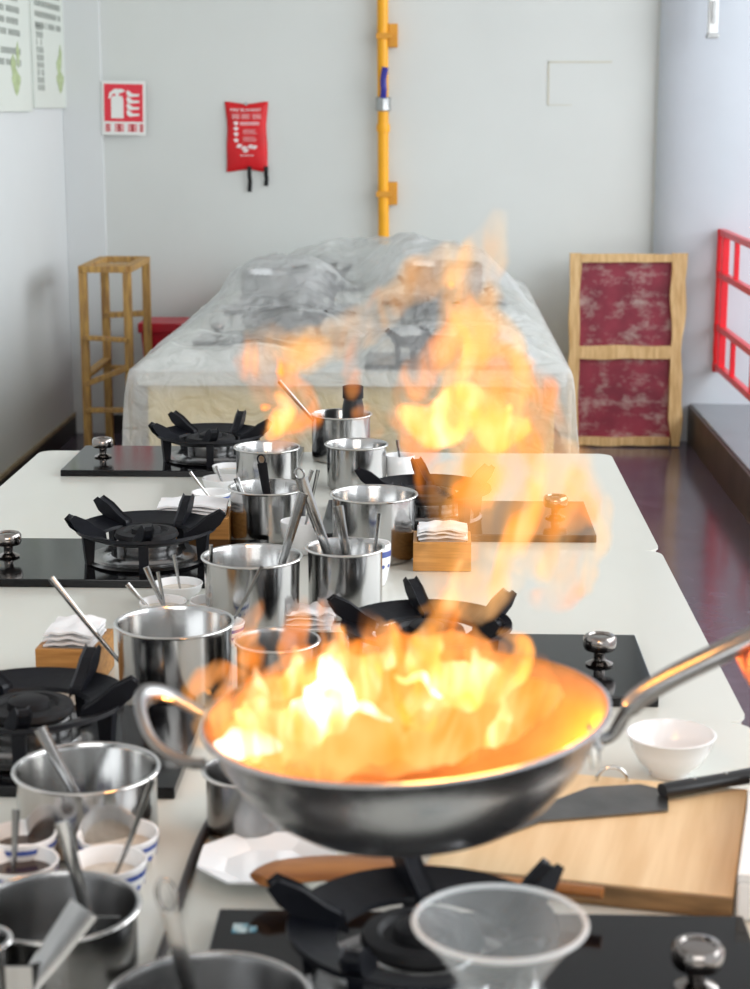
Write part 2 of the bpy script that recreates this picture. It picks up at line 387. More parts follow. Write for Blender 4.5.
# posters on the left wall
def poster(x_px0, x_px1, ybot0, label, rows, rz=0):
    def onwall(px, py):
        d = _ray(px, py); t = XL/d.x; return Vector((XL, d.y*t, CAM_Z+d.z*t))
    a = onwall(x_px0, ybot0); b2 = onwall(x_px1, ybot0)
    y0, y1 = a.y, b2.y
    L_ = y1-y0; H = .92
    t = thing('wall_poster', (XL+.012, (y0+y1)/2, onwall((x_px0+x_px1)/2, ybot0).z), label, 'poster', 'posters on the left wall')
    # local: x along wall (+Y world), face toward +X world
    t.rotation_euler = (0, 0, PI/2)
    bm = BM(); box(bm, (-L_/2, -.006, 0), (L_/2, .008, H), .002); bd = new_obj('sheet', bm, M['poster'], t)
    bm = BM(); glyph_rows(bm, -L_*.42, L_*.36, rows, .026, -.0062, .93, .006); new_obj('printed_text', bm, M['ink_grey'], t)
    bm = BM(); glyph_rows(bm, -L_*.40, -L_*.22, [.08+.035*k for k in range(9)], .028, -.0062, .9, .005); new_obj('small_print', bm, M['ink_grey'], t)
    bm = BM()
    for cx_, cz, rx, rz_ in ((.30, .13, .08, .05), (.27, .2, .05, .045), (.33, .25, .03, .05)):
        prism(bm, [(L_*cx_+rx*math.cos(k)*(1+.25*math.sin(3*k)), cz+rz_*math.sin(k)*(1+.2*math.cos(4*k))) for k in [q*.52 for q in range(12)]], 1, -.0075-.001*cx_, -.006)
    new_obj('green_emblem', bm, M['ink_green'], t)
    t.rotation_euler = (0, math.radians(rz), PI/2)
    return t
poster(-62, 29, 112, 'pale green printed poster on the left wall, nearer one cut by the frame', [.20, .25, .33, .38, .43, .48, .53])
poster(31.5, 63.5, 108, 'pale green printed poster on the left wall, farther one next to the corner', [.37, .42, .47, .52])

# small white fitting high on the column
p = aty(713, 36, 8.93)
ft = thing('wall_fitting', (p.x, 8.955, p.z), 'small white electrical fitting high on the grey column', 'fitting')
bm = BM(); box(bm, (-.022, -.03, 0), (.022, .03, .30), .004); new_obj('housing', bm, M['plastic_white'], ft)
bm = BM(); box(bm, (-.028, -.036, -.01), (.028, .03, .012), .004); box(bm, (-.01, -.04, .06), (.008, -.03, .16), .002); new_obj('end_cap', bm, M['zinc'], ft)

# red railing on the ledge
rx = 1.455
rl = thing('veranda_railing', (rx, 9.14, .20), 'red painted metal railing along the veranda ledge at right', 'railing')
def rail(z, z1=None, y0=-7.2, r=.016, name='rail'):
    bm = BM(); box(bm, (-r, y0, z-r), (r, 0, z+r), .004); new_obj(name, bm, M['red_paint'], rl)
for z in (.875, .665, .40, .20): rail(z)
bm = BM()
sweep(bm, [(-.005+.004*noise.noise((1, 0, k*.8)), .01, .17+k*.03) for k in range(25)], .019, .012, 8, (0, 1, 0)); new_obj('end_post', bm, M['red_paint'], rl, 50)
bm = BM(); box(bm, (-.018, -.13, .2), (.018, -.095, .875), .004); new_obj('upright', bm, M['red_paint'], rl)
for k in range(13):
    yy = -.45-k*.55
    for a, b_ in ((.2, .40), (.665, .875)):
        bm = BM(); box(bm, (-.012, yy-.014, a), (.012, yy+.014, b_), .003); new_obj('baluster', bm, M['red_paint'], rl)
for yy in (-2.2, -4.4, -6.6):
    bm = BM(); box(bm, (-.02, yy-.02, 0), (.02, yy+.02, .875), .004); new_obj('upright', bm, M['red_paint'], rl)

# ------------------------------------------------------------------ tables
TX0, TX1, TZ, TL = -1.02, .465, .80, 1.05
def table(y0, label, first=None):
    if first:
        t = copy_tree(first); t.location = (TX0, y0, 0); return tag(t, label)
    t = thing('cooking_table', (TX0, y0, 0), label, 'table', 'white cooking tables in a row')
    W = TX1-TX0
    bm = BM(); tt = bmesh.new()
    rr_ = .035; poly = []
    for cx_, cy_, a0 in ((W-rr_, rr_, -PI/2), (W-rr_, TL-.006-rr_, 0), (rr_, TL-.006-rr_, PI/2), (rr_, rr_, PI)):
        for k in range(7): poly.append((cx_+rr_*math.cos(a0+PI/2*k/6), cy_+rr_*math.sin(a0+PI/2*k/6)))
    prism(tt, poly, 2, .75, .80)
    bmesh.ops.bevel(tt, geom=[e for e in tt.edges if abs(e.verts[0].co.z-e.verts[1].co.z) < 1e-5 and e.verts[0].co.z > .79], offset=.004, segments=2, affect='EDGES')
    join(bm, tt); new_obj('worktop', bm, M['counter'], t, 40)
    bm = BM(); box(bm, (.04, .04, .06), (W-.04, TL-.04, .75), .003); new_obj('cabinet', bm, M['cab'], t)
    bm = BM(); box(bm, (.08, .08, 0), (W-.08, TL-.08, .06)); new_obj('plinth', bm, M['iron_soft'], t)
    return t
t1 = table(3.58, 'white cooking table at the far end of the row, in front of the plastic-covered tables')
t2 = table(2.53, 'white cooking table second from the far end, below the steel pot cluster', t1)
t3 = table(1.48, 'white cooking table under the flaming pan, with chopping board and white bowl', t1)
t4 = table(.43, 'white cooking table nearest the viewer, cut off by the bottom of the frame', t1)
CY0 = 6.10
ct = [table(CY0+TL*k, ('covered cooking table under plastic, nearest of the three', 'covered cooking table under plastic, middle of the three', 'covered cooking table under plastic, against the back wall')[k], t1) for k in range(3)]
for c_ in ct: c_['group'] = 'cooking tables under the plastic sheet'

# ------------------------------------------------------------------ stoves
PWD, PDP = .575, .33
def make_stove():
    t = thing('gas_stove', (0, 0, TZ), '', 'stove', 'black glass gas stoves set in the tables')
    bm = BM(); box(bm, (0, 0, 0), (PWD, PDP, .016), .002); new_obj('glass_plate', bm, M['glass_black'], t)
    K = T(.50, .16, .016)
    bm = BM(); lathe(bm, [(0, 0), (.020, 0), (.022, .003), (.016, .006), (.0095, .009), (.009, .020), (.012, .024), (.024, .026), (.0265, .032), (.0265, .044), (.023, .049), (.018, .050), (.016, .047), (0, .047)], 28, K)
    new_obj('knob', bm, M['knob'], t, 40)
    C = T(.225, .165, .016)
    bm = BM(); lathe(bm, [(0, 0), (.115, 0), (.118, .003), (.112, .008), (.095, .005), (.09, .003), (.075, .006), (.07, .012), (.06, .012), (0, .012)], 40, C); new_obj('drip_tray', bm, M['steel_dull'], t, 40)
    bm = BM(); lathe(bm, [(0, .010), (.056, .010), (.058, .014), (.058, .038), (.052, .044), (0, .044)], 32, C); br = new_obj('burner_ring', bm, M['steel_dull'], t, 40)
    bm = BM(); lathe(bm, [(0, .044), (.060, .044), (.063, .048), (.060, .056), (.045, .058), (.040, .052), (.030, .052), (.028, .062), (.02, .066), (0, .066)], 32, C); new_obj('burner_cap', bm, M['iron_soft'], br, 40)
    # the raised iron ring with blades and feet
    bm = BM(); lathe(bm, [(.088, .052), (.125, .062), (.136, .067), (.137, .061), (.126, .056), (.098, .045), (.086, .046), (.088, .052)], 48, C)
    sp = new_obj('pan_support', bm, M['iron'], t, 40)
    for k in range(5):
        a = 2*PI*k/5+.42
        bm = BM()
        # foot
        prism(bm, [(.108, 0), (.122, 0), (.128, .060), (.104, .052)], 1, -.009, .009, C @ R(a, 'Z')); new_obj('foot', bm, M['iron'], sp)
        bm = BM()
        prism(bm, [(.082, .046), (.122, .058), (.148, .078), (.158, .094), (.150, .100), (.126, .088), (.104, .070), (.084, .058)], 1, -.010, .010, C @ R(a, 'Z') @ T(.12, 0, .07) @ R(.35, 'Z') @ T(-.12, 0, -.07))
        bmesh.ops.bevel(bm, geom=bm.edges[:], offset=.003, segments=1, affect='EDGES')
        new_obj('blade', bm, M['iron'], sp)
    return t
st = make_stove()
RX, LX = -.23, -.905
spots = [
 (RX, 3.64, 0, 'black gas stove on the right of the farthest open table, behind the flames', 0),
 (RX, 2.59, 0, 'black gas stove on the right, partly hidden behind the pan, chrome knob showing', 0),
 (RX, 1.512, 0, 'black gas stove nearest the viewer, at bottom right below the pan', 0),
 (LX, 4.29, 1, 'black gas stove at back left, nearest the plastic-covered tables', 0),
 (LX, 3.25, 1, 'black gas stove at middle left, with knob at the frame edge', 0),
 (LX, 2.20, 1, 'black gas stove at left beside the near napkin box, cut by the frame', 0),
]
for i, (x, y, mir, lab, _) in enumerate(spots):
    o = st if i == 0 else copy_tree(st)
    if mir: o.location = (x+PWD, y+PDP, TZ); o.rotation_euler = (0, 0, PI)
    else: o.location = (x, y, TZ)
    o['label'] = lab
near = [o_ for o_ in bpy.data.objects if o_.parent is None and o_.get('label') == spots[2][3]][0]
bm = BM(); box(bm, (.020, .270, .016), (.036, .292, .0168)); box(bm, (.038, .272, .016), (.046, .286, .0168)); M['teal'] = mat('teal_print', (.02, .22, .32), .4, var=.5, vscale=60, c2=(.6, .7, .7)); new_obj('sticker', bm, M['teal'], near)
for k in range(3):       # those under the sheet, seen dimly
    for x, yy, lab in ((RX, CY0+TL*k+.06, 'right'), (LX, CY0+TL*k+TL-.37, 'left')):
        o = copy_tree(st); o.location = (x, yy, TZ)
        if lab == 'left': o.location = (x+PWD, yy+PDP, TZ); o.rotation_euler = (0, 0, PI)
        o['label'] = 'dark gas stove dimly seen under the plastic sheet on the %s side, %s row' % (lab, ('front', 'middle', 'back')[k])
        o['group'] = 'gas stoves under the plastic sheet'

# ------------------------------------------------------------------ plastic covered heap
def heap(x, y):
    """height of the sheet above the table top at x, y"""
    e = lambda cx_, cy_, sx, sy, h: h*math.exp(-(((x-cx_)/sx)**4+((y-cy_)/sy)**2))
    h = .040
    h += e(-.62, 7.45, .26, .42, .235) + e(.05, 7.85, .30, .45, .235) + e(-.36, 8.45, .40, .55, .22)
    for k in range(3):
        yy = 6.10+1.05*k
        h = max(h, .115*math.exp(-(((x-.06)/.31)**6+((y-yy-.22)/.27)**6)), .115*math.exp(-(((x+.62)/.31)**6+((y-yy-.84)/.25)**6)))
    h += .018*noise.noise((x*3.1, y*2.3, .5)) + .012*noise.noise((x*8, y*6, 3))
    for f_, am, q in ((2.0, .085, 1), (4.1, .05, 5), (8.5, .022, 9)):
        h += am*max(0, .22-abs(noise.noise((x*f_+y*f_*.5, y*f_*.8-x*f_*.4, q))))
    return max(h, .012)
bm = BM()
CX0, CX1, CYA, CYB = TX0-.012, TX1+.012, CY0-.015, 9.26
nx, ny = 120, 230; drop = 26
grid = {}
for i in range(-drop, nx+drop+1):
    for j in range(-drop, ny+1):
        ii, jj = min(max(i, 0), nx), min(max(j, 0), ny)
        x = CX0+(CX1-CX0)*ii/nx; y = CYA+(CYB-CYA)*jj/ny
        ed = min(ii, nx-ii, jj)/8.0
        z = TZ+.006+heap(x, y)*min(1, ed)**.8
        dx = -i if i < 0 else (i-nx if i > nx else 0); dy = -j if j < 0 else 0
        side = -1 if i < 0 else (1 if i > nx else 0)
        D = max(dx, dy)
        if D:
            dd = D/drop
            L_ = (.30 if (dy and not side) else .36)+.03*noise.noise((x*2, y*2, 0))
            if side > 0: L_ = .42
            z -= dd*L_
            flare = .03*dd**.6 + .022*noise.noise((x*6+side*3, y*6, dd*2))*dd
            if side: x += side*(flare+.02*dd)*(dx/D)
            if dy: y -= flare*(dy/D)
        grid[i, j] = bm.verts.new((x, y, z))
for i in range(-drop, nx+drop):
    for j in range(-drop, ny):
        bm.faces.new((grid[i, j], grid[i+1, j], grid[i+1, j+1], grid[i, j+1]))
sheet = new_obj('plastic_sheet', bm, M['film'], None, 180)
tag(sheet, 'crumpled translucent plastic sheet draped over the tables at the back', 'plastic sheet')
# stockpots under the sheet that lift it
def pot_profile(r, h, lip=.004, th=.0022, flare=1.0):
    return [(0, 0), (r*.93, 0), (r*.985, .004), (r, .012), (r*flare, h-.004), (r*flare+lip, h-.001), (r*flare+lip, h+.0015), (r*flare, h+.001), (r*flare-th, h-.005), (r-th, .014), (r*.96-th, .006), (0, .004)]
for i, (x, y, r, h, lab) in enumerate(((-.62, 7.45, .17, .22, 'large steel stockpot dimly seen under the sheet, front one'), (.05, 7.87, .17, .22, 'large steel stockpot dimly seen under the sheet, rear one'))):
    bm = BM(); lathe(bm, pot_profile(r, h), 40); o = new_obj('stockpot', bm, M['steel_dull'], None, 40)
    o.location = (x, y, TZ+.001); tag(o, lab, 'pot', 'stockpots under the plastic sheet')

# ------------------------------------------------------------------ wooden stand, red bin, leaning frame
def beam(bm, a, b_, w_, d, up=(0, 0, 1)):
    a = Vector(a); b_ = Vector(b_); v = b_-a; L_ = v.length
    q = v.to_track_quat('Z', 'Y').to_matrix().to_4x4()
    box(bm, (-w_/2, -d/2, 0), (w_/2, d/2, L_), .003, Matrix.Translation(a) @ q)
ws = thing('wooden_stand', (-1.612, 8.30, 0), 'tall narrow wooden stand with crossbars by the left wall', 'stand')
SW, SD, SH = .205, .56, .955
for x, y in ((0, 0), (SW, 0), (0, SD), (SW, SD)):
    bm = BM(); box(bm, (x-.019, y-.018, 0), (x+.019, y+.018, SH-.01), .004); new_obj('leg', bm, M['wood_stand'], ws)
def rung(a, b_, w_=.02, d=.045, name='crossbar'):
    bm = BM(); beam(bm, a, b_, d, w_); new_obj(name, bm, M['wood_stand'], ws)
for a, b_ in (((0, 0, SH), (SW, 0, SH)), ((0, SD, SH), (SW, SD, SH)), ((0, 0, SH), (0, SD, SH)), ((SW, 0, SH), (SW, SD, SH))):
    rung(a, b_, .03, .045, 'top_rail')
bm = BM(); box(bm, (.0, .04, SH-.018), (SW, .30, SH+.004), .003); new_obj('top_board', bm, M['wood_stand'], ws)
rung((0, -.02, .64), (SW, -.02, .63)); rung((0, SD, .68), (SW, SD, .69), .025, .06)
rung((0, 0, .42), (SW, 0, .50), .025, .05); rung((0, -.02, .30), (SW, -.02, .30), .02, .05); rung((0, SD, .42), (SW, SD, .42))
rung((0, 0, .46), (0, SD, .46)); rung((SW, 0, .46), (SW, SD, .46)); rung((SW, 0, .16), (SW, SD, .16))
rb = thing('red_bin', (-1.262, 9.13, 0), 'red plastic bin on the floor beside the wooden stand', 'bin')
bm = BM()
def rect(s): return [(-.20*s, -.13*s), (.20*s, -.13*s), (.20*s, .13*s), (-.20*s, .13*s)]
v0 = [bm.verts.new((x, y, 0)) for x, y in rect(.82)]; v1 = [bm.verts.new((x, y, .58)) for x, y in rect(1)]
v2 = [bm.verts.new((x, y, .58)) for x, y in rect(.95)]; v3 = [bm.verts.new((x, y, .02)) for x, y in rect(.78)]
bm.faces.new(v0)
for A, B in ((v0, v1), (v1, v2), (v2, v3)):
    for k in range(4): bm.faces.new((A[k], A[(k+1) % 4], B[(k+1) % 4], B[k]))
bm.faces.new(v3); new_obj('tub', bm, M['bin'], rb)
bm = BM(); box(bm, (-.215, -.145, .575), (.215, .145, .625), .008); new_obj('lid', bm, M['bin'], rb)

fx0, fx1 = aty(573, 438, 9.1).x, aty(686, 438, 9.1).x
FW, FH = fx1-fx0, .97
fr = thing('wooden_screen', (fx0-.035, 9.05, 0.004), 'pale wooden screen with scuffed maroon panels leaning on the back wall', 'screen')
fr.rotation_euler = (math.radians(-4), 0, 0)
M_ = M['wood_frame']
def slat(x0, x1, z0, z1, name, wob=.006, y0=-.035, y1=.01, vert=False):
    bm = BM(); N = 14; t = bmesh.new(); A = []
    L0, L1 = (z0, z1) if vert else (x0, x1)
    for k in range(N+1):
        s = L0+(L1-L0)*k/N; d1 = wob*noise.noise((s*7, x0*3, z0)); d2 = wob*noise.noise((s*6, 4+x0, z0*2))
        if vert: q = [(x0+d1, y0, s), (x1+d2, y0, s), (x1+d2, y1, s), (x0+d1, y1, s)]
        else: q = [(s, y0, z0+d1), (s, y0, z1+d2), (s, y1, z1+d2), (s, y1, z0+d1)]
        A.append([bm.verts.new(c) for c in q])
    for a, b_ in zip(A, A[1:]):
        for k in range(4): bm.faces.new((a[k], a[(k+1) % 4], b_[(k+1) % 4], b_[k]))
    bm.faces.new(A[0]); bm.faces.new(A[-1]); return new_obj(name, bm, M_, fr)
slat(0, .052, 0, FH, 'stile', .010, vert=True); slat(FW-.062, FW, 0, FH, 'stile', .020, -.037, .01, True)
slat(.05, FW-.06, FH-.045, FH-.004, 'rail'); slat(.05, FW-.06, FH*.455, FH*.455+.066, 'rail'); slat(.05, FW-.06, 0.002, .045, 'rail', .008)
for a, b_ in ((.045, FH*.455), (FH*.455+.066, FH-.045)):
    bm = BM(); box(bm, (.045, -.008, a-.01), (FW-.05, .006, b_+.01)); new_obj('panel', bm, M['maroon'], fr)

# ------------------------------------------------------------------ pots and utensils
def pot(cx, yr, w_, yb, label, group='steel pots on the tables', m='steel', flare=1.0, fill=None, z0=TZ+.001, name='steel_pot'):
    """cx, yr: centre of the rim; w_: rim width; yb: lowest point of the base front"""
    f = at(cx, yb, z0); r = .5*w_*mpp(f)*.96
    c = f+Vector((0, r*.9, 0)); r = .5*w_*mpp(aty(cx, yr, c.y))
    h = aty(cx, yr, c.y).z-z0; x = aty(cx, yr, c.y).x
    t = thing(name, (x, c.y, z0), label, 'pot', group)
    r0 = r/flare-.004
    bm = BM(); lathe(bm, pot_profile(r0, h, flare=flare), 44); b = new_obj('body', bm, M[m], t, 35)
    bm = BM(); pr_ = [(r0*flare+.0035+.0022*math.cos(k*PI/4), h+.0022*math.sin(k*PI/4)) for k in range(9)]
    lathe(bm, pr_, 44); new_obj('rolled_rim', bm, M['chrome'], t, 60)
    if fill:
        bm = BM(); lathe(bm, [(0, h*.45), (r0-.004, h*.45)], 32); new_obj('contents', bm, M[fill], t)
    t['r'] = r; t['h'] = h; del t['r']; del t['h']
    return x, c.y, h, r
def utensil(p0, p1, kind, label, m='steel', width=.007, cat=None, group='utensils standing in the pots', loop=None):
    """a handle from its working end p0 up to p1"""
    p0 = Vector(p0); p1 = Vector(p1); L_ = (p1-p0).length
    t = thing(kind, p0, label, cat or kind.replace('_', ' '), group)
    d = (p1-p0); width *= .72
    sag = Vector((0, 0, -L_*.02))
    pth = [q for q in smooth_path([Vector((0, 0, 0)), d*.3+sag, d*.65+sag, d], 6)]
    bm = BM(); N = len(pth)
    sweep(bm, pth, [width*(.55+.6*k/N) for k in range(N)], .0016, 10, (0, -1, .35)); hd = new_obj('handle', bm, M[m], t, 50)
    if kind in ('ladle', 'spoon', 'sauce_spoon'):
        rr_ = width*(4.2 if kind == 'ladle' else 1.9); sy = .7 if kind == 'ladle' else .35
        pf = [(0, -rr_*sy), (rr_*.5, -rr_*sy*.85), (rr_*.86, -rr_*sy*.5), (rr_, 0), (rr_*.93, 0), (rr_*.8, -rr_*sy*.45), (0, -rr_*sy*.9)]
        bm = BM(); lathe(bm, pf, 24, T(0, 0, rr_*sy)); new_obj('bowl', bm, M[m], t, 50)
    elif kind == 'spatula':
        bm = BM(); box(bm, (-width*2.6, -.001, -.002), (width*2.6, .001, .06), .0005); new_obj('blade', bm, M[m], t)
    if kind == 'ladle' and (loop or width > .0085):
        lx, lz, lr = loop or (.008, .010, .0018)
        e = d.normalized(); bm = BM()
        sd = e.cross(Vector((0, 1, 0))).normalized()
        ring = [d+e*lz*(.8+math.sin(a))+sd*math.cos(a)*lx for a in [2*PI*k/18 for k in range(18)]]
        sweep(bm, ring, lr, None, 6, (0, 1, 0), True); new_obj('hanging_loop', bm, M[m], hd, 60)
    return t
def lean(P, dx, dy, px, py, kind, label, dY=0, **k):
    """utensil with its foot inside pot P and its top seen at px, py"""
    x, y, h, r = P
    utensil((x+dx*r, y+dy*r, TZ+.008), aty(px, py, y+dY), kind, label, **k)
P = {}
P['a1'] = pot(267, 447, 66, 497, 'steel pot nearest the back left stove, first flame tongue above it')
P['a2'] = pot(341, 414, 62, 464, 'steel pot at the very back, beside the dark bottle')
P['a3'] = pot(356.5, 444, 63, 492, 'tall steel pot in front of the dark bottle')
P['b1'] = pot(268, 487, 79, 544, 'steel pot with a brown wooden handle in it, beside the far napkin box')
P['b2'] = pot(374, 494, 87, 566, 'wide steel pot left of the right napkin box, orange with reflected fire')
P['c1'] = pot(252, 556, 101, 634, 'wide steel pot above the small bowls, left of the mug', flare=1.03)
P['c2'] = pot(345, 547, 79, 622, 'steel pot with two spatula handles, in front of the white mug')
P['d1'] = pot(174.5, 622, 119, 712, 'steel pot beside the near napkin box, long handle sticking out left')
P['d2'] = pot(277, 640, 86, 718, 'low steel saucepan partly hidden by the flaming pan', m='steel_dull')
P['e1'] = pot(86.5, 768, 146, 862, 'steel pot at left in front of the black stove, ladle inside')
P['h1'] = pot(252, 770, 98, 848, 'steel pot standing on the table below the pan loop handle', m='steel_dull')
P['f1'] = pot(56, 906, 168, 1010, 'large dark steel pot at the bottom left corner', m='steel_dull')
P['g1'] = pot(208, 1000, 208, 1135, 'steel pot cut off by the bottom edge, left of the near stove', m='steel_dull')
P['i1'] = pot(-22, 940, 66, 1040, 'steel pot at the bottom left corner, only its rim in view', m='steel_dull')
lean(P['a2'], .3, 0, 279, 381, 'spatula', 'long thin handle leaning left over the back pot', m='steel_dull', dY=-.05)
lean(P['b1'], .1, .2, 262, 463, 'ladle', 'dark brown ladle handle in the pot by the far napkin box', m='iron_soft', width=.013)
lean(P['b1'], -.3, 0, 236, 478, 'spoon', 'short steel spoon leaning on the pot by the far napkin box', width=.008)
lean(P['b1'], .5, 0, 312, 470, 'spoon', 'thin steel spoon crossing the rim of the pot by the far napkin box', width=.006)
lean(P['b2'], -.2, 0, 352, 505, 'ladle', 'steel ladle resting in the orange-lit pot', dY=-.05)
lean(P['c1'], .2, .2, 303, 493, 'spatula', 'steel spatula handle rising right from the wide pot', width=.012)
lean(P['c2'], .1, .2, 301, 478, 'ladle', 'broad steel handle rising left from the pot before the mug', width=.014)
lean(P['c2'], .3, 0, 338, 506, 'spatula', 'short broad steel handle in the pot before the mug', width=.012)
lean(P['c2'], .6, .2, 379, 513, 'sauce_spoon', 'copper-coloured spoon handle in the pot before the mug', m='steel', width=.005)
lean(P['d1'], -.5, 0, 51, 578, 'ladle', 'long steel ladle sticking out left above the near napkin box', width=.006)
lean(P['e1'], .2, -.2, 40, 728, 'ladle', 'dark ladle handle rising left from the pot before the black stove', m='steel_dull', width=.010)
lean(P['f1'], .55, 0, 62, 822, 'spatula', 'light steel handle standing between the striped cups', width=.010)
lean(P['g1'], .0, .1, 170, 910, 'ladle', 'long steel ladle handle with an open loop rising from the bottom-edge pot', m='steel', width=.011, loop=(.0085, .017, .0024))
lean(P['i1'], .5, -.2, 84, 908, 'spatula', 'steel handle leaning right out of the corner pot across the large dark pot', width=.020, dY=.02)

# cups and bowls
def cup(cx, yr, w_, yb, label, kind='striped_cup', stripe=True, fill='salt', group='small bowls and cups of seasoning', z0=TZ+.001, taper=.8, handle=False):
    f = at(cx, yb, z0); r = .5*w_*mpp(f)
    c = f+Vector((0, r*taper*.9, 0)); q = aty(cx, yr, c.y); r = .5*w_*mpp(q); h = q.z-z0
    t = thing(kind, (q.x, c.y, z0), label, 'cup' if 'cup' in kind or 'mug' in kind else 'bowl', group)
    prof = [(0, .003), (r*taper*.65, .003), (r*taper*.68, 0), (r*taper*.75, 0), (r*taper*.86, h*.12), (r*(taper+(1-taper)*.7), h*.55), (r, h), (r-.001, h+.001), (r-.0035, h), (r*(taper+(1-taper)*.7)-.004, h*.55), (r*taper*.7, h*.16), (0, h*.12)]
    bm = BM(); lathe(bm, prof, 36); new_obj('body', bm, M['china'], t, 50)
    if stripe:
        def rad(z): 
            return r*(taper+(1-taper)*.7)+(r-r*(taper+(1-taper)*.7))*max(0, (z/h-.55)/.45) if z > .55*h else r*taper*.86+(r*(taper+(1-taper)*.7)-r*taper*.86)*((z/h-.12)/.43)
        z1, z2 = h*.72, h*.86
        bm = BM(); lathe(bm, [(rad(z1)+.0006, z1), (rad(z2)+.0006, z2)], 36)
        for k in range(14):
            a = 2*PI*k/14; z3 = h*.5
            lathe(bm, [(0, 0), (r*.10, 0)], 8, R(a, 'Z') @ T(rad(z3)+.0008, 0, z3) @ R(PI/2, 'Y'))
        new_obj('blue_pattern', bm, M['blue'], t)
    if fill:
        bm = BM(); lathe(bm, [(0, h*.62), (r*(taper+(1-taper)*.7)-.003, h*.6)], 28); new_obj('contents', bm, M[fill], t)
    if handle:
        bm = BM(); sweep(bm, smooth_path([(r*.9, 0, h*.8), (r*1.5, 0, h*.75), (r*1.55, 0, h*.4), (r*.85, 0, h*.25)], 5), .004, None, 8, (0, 1, 0)); new_obj('cup_handle', bm, M['china'], t, 60)
    return q.x, c.y, h, r
C = {}
C['c1'] = cup(118, 833, 82, 880, 'white cup with blue stripe right behind its twin, beside the left pot', 'striped_cup')
C['c2'] = cup(108, 860, 78, 912, 'white cup with blue stripe in front, touching the dark pot', 'striped_cup')
C['c3'] = cup(22, 833, 70, 878, 'white cup with blue stripe at the left edge, rear one', 'striped_cup', fill='oil')
C['c4'] = cup(20, 860, 78, 905, 'white cup with blue stripe at the left edge, front one', 'striped_cup', fill='oil')
C['m1'] = cup(372, 543, 38, 588, 'white mug with blue pattern behind the steel pot', 'patterned_mug', taper=.95, fill=None)
C['m2'] = cup(400, 455, 30, 487, 'tall white cup with cutlery beside the back pots', 'white_cup', stripe=False, taper=.95, fill=None)
C['s1'] = cup(211, 492, 40, 512, 'small blue-patterned bowl beside the far napkin box', 'small_bowl', taper=.7)
C['s2'] = cup(222, 478, 40, 497, 'small white bowl behind the blue-patterned bowl', 'small_bowl', stripe=False, taper=.7)
C['s3'] = cup(178, 583, 50, 603, 'small white bowl at the back of the middle group', 'small_bowl', stripe=False, taper=.7)
C['s4'] = cup(163, 601, 48, 622, 'small white bowl in the middle group, left one', 'small_bowl', stripe=False, taper=.7)
C['s5'] = cup(214, 600, 50, 624, 'small white bowl in the middle group, front right one', 'small_bowl', stripe=False, taper=.7)
C['s6'] = cup(222, 622, 46, 650, 'small blue-striped bowl right of the big left pot', 'small_bowl', taper=.7)
C['s7'] = cup(230, 466, 36, 480, 'small white bowl farthest back beside the first pot', 'small_bowl', stripe=False, taper=.7)
C['s8'] = cup(300, 521, 40, 556, 'small white bowl between the steel pots', 'small_bowl', stripe=False, taper=.7)
def stick(c, px, py, label, m='steel', wd=.0045, kind='spoon', dY=0.0, dx=.1):
    x, y, h, r = c
    utensil((x+dx*r, y, TZ+h*.5), aty(px, py, y+dY), kind, label, m=m, width=wd, group='spoons in the small bowls')
stick(C['s1'], 190, 472, 'thin spoon leaning left from the blue-patterned bowl')
stick(C['s2'], 216, 466, 'short spoon in the bowl behind the blue-patterned bowl')
stick(C['s4'], 146, 567, 'broad spoon leaning left from the middle bowls', wd=.007)
stick(C['s4'], 158, 572, 'straight spoon standing in the left middle bowl')
stick(C['s3'], 174, 555, 'thin spoon standing in the back middle bowl')
stick(C['s4'], 127, 584, 'short spoon at the left of the middle bowls', wd=.006, dx=-.5)
stick(C['s5'], 211, 545, 'thin spoon crossing in front of the wide pot', dx=-.1, dY=-.05)
stick(C['s6'], 262, 566, 'thin dark spoon leaning right toward the wide pot', m='steel_dull', dY=-.05)
stick(C['m2'], 397, 440, 'dark spoon in the tall white cup', m='steel_dull')
stick(C['c2'], 152, 780, 'thin dark spoon leaning right from the front striped cup', m='steel_dull', wd=.005, dY=-.03)
stick(C['c4'], 16, 810, 'dark spoon standing in the cup at the left edge', m='steel_dull', wd=.006, dx=-.2)
stick(C['s8'], 318, 470, 'steel spoon with reddish handle between the pots', m='steel', dY=-.03, wd=.005)

# white rice bowl on the right
f = at(670, 781, TZ+.001); r = 44.5*mpp(f); yc = f.y+.028; q = aty(671, 735, yc)
wb_ = thing('white_bowl', (q.x, yc, TZ+.001), 'plain white rice bowl on the table right of the pan', 'bowl')
h = q.z-TZ; r = 44.5*mpp(q)
bm = BM(); lathe(bm, [(0, .003), (r*.36, .003), (r*.38, 0), (r*.44, 0), (r*.46, .006), (r*.70, h*.32), (r*.88, h*.66), (r*.985, h), (r*1.01, h+.001), (r*.97, h+.002), (r*.85, h*.66), (r*.66, h*.35), (r*.40, .011), (0, .009)], 56)
new_obj('body', bm, M['china'], wb_, 60)

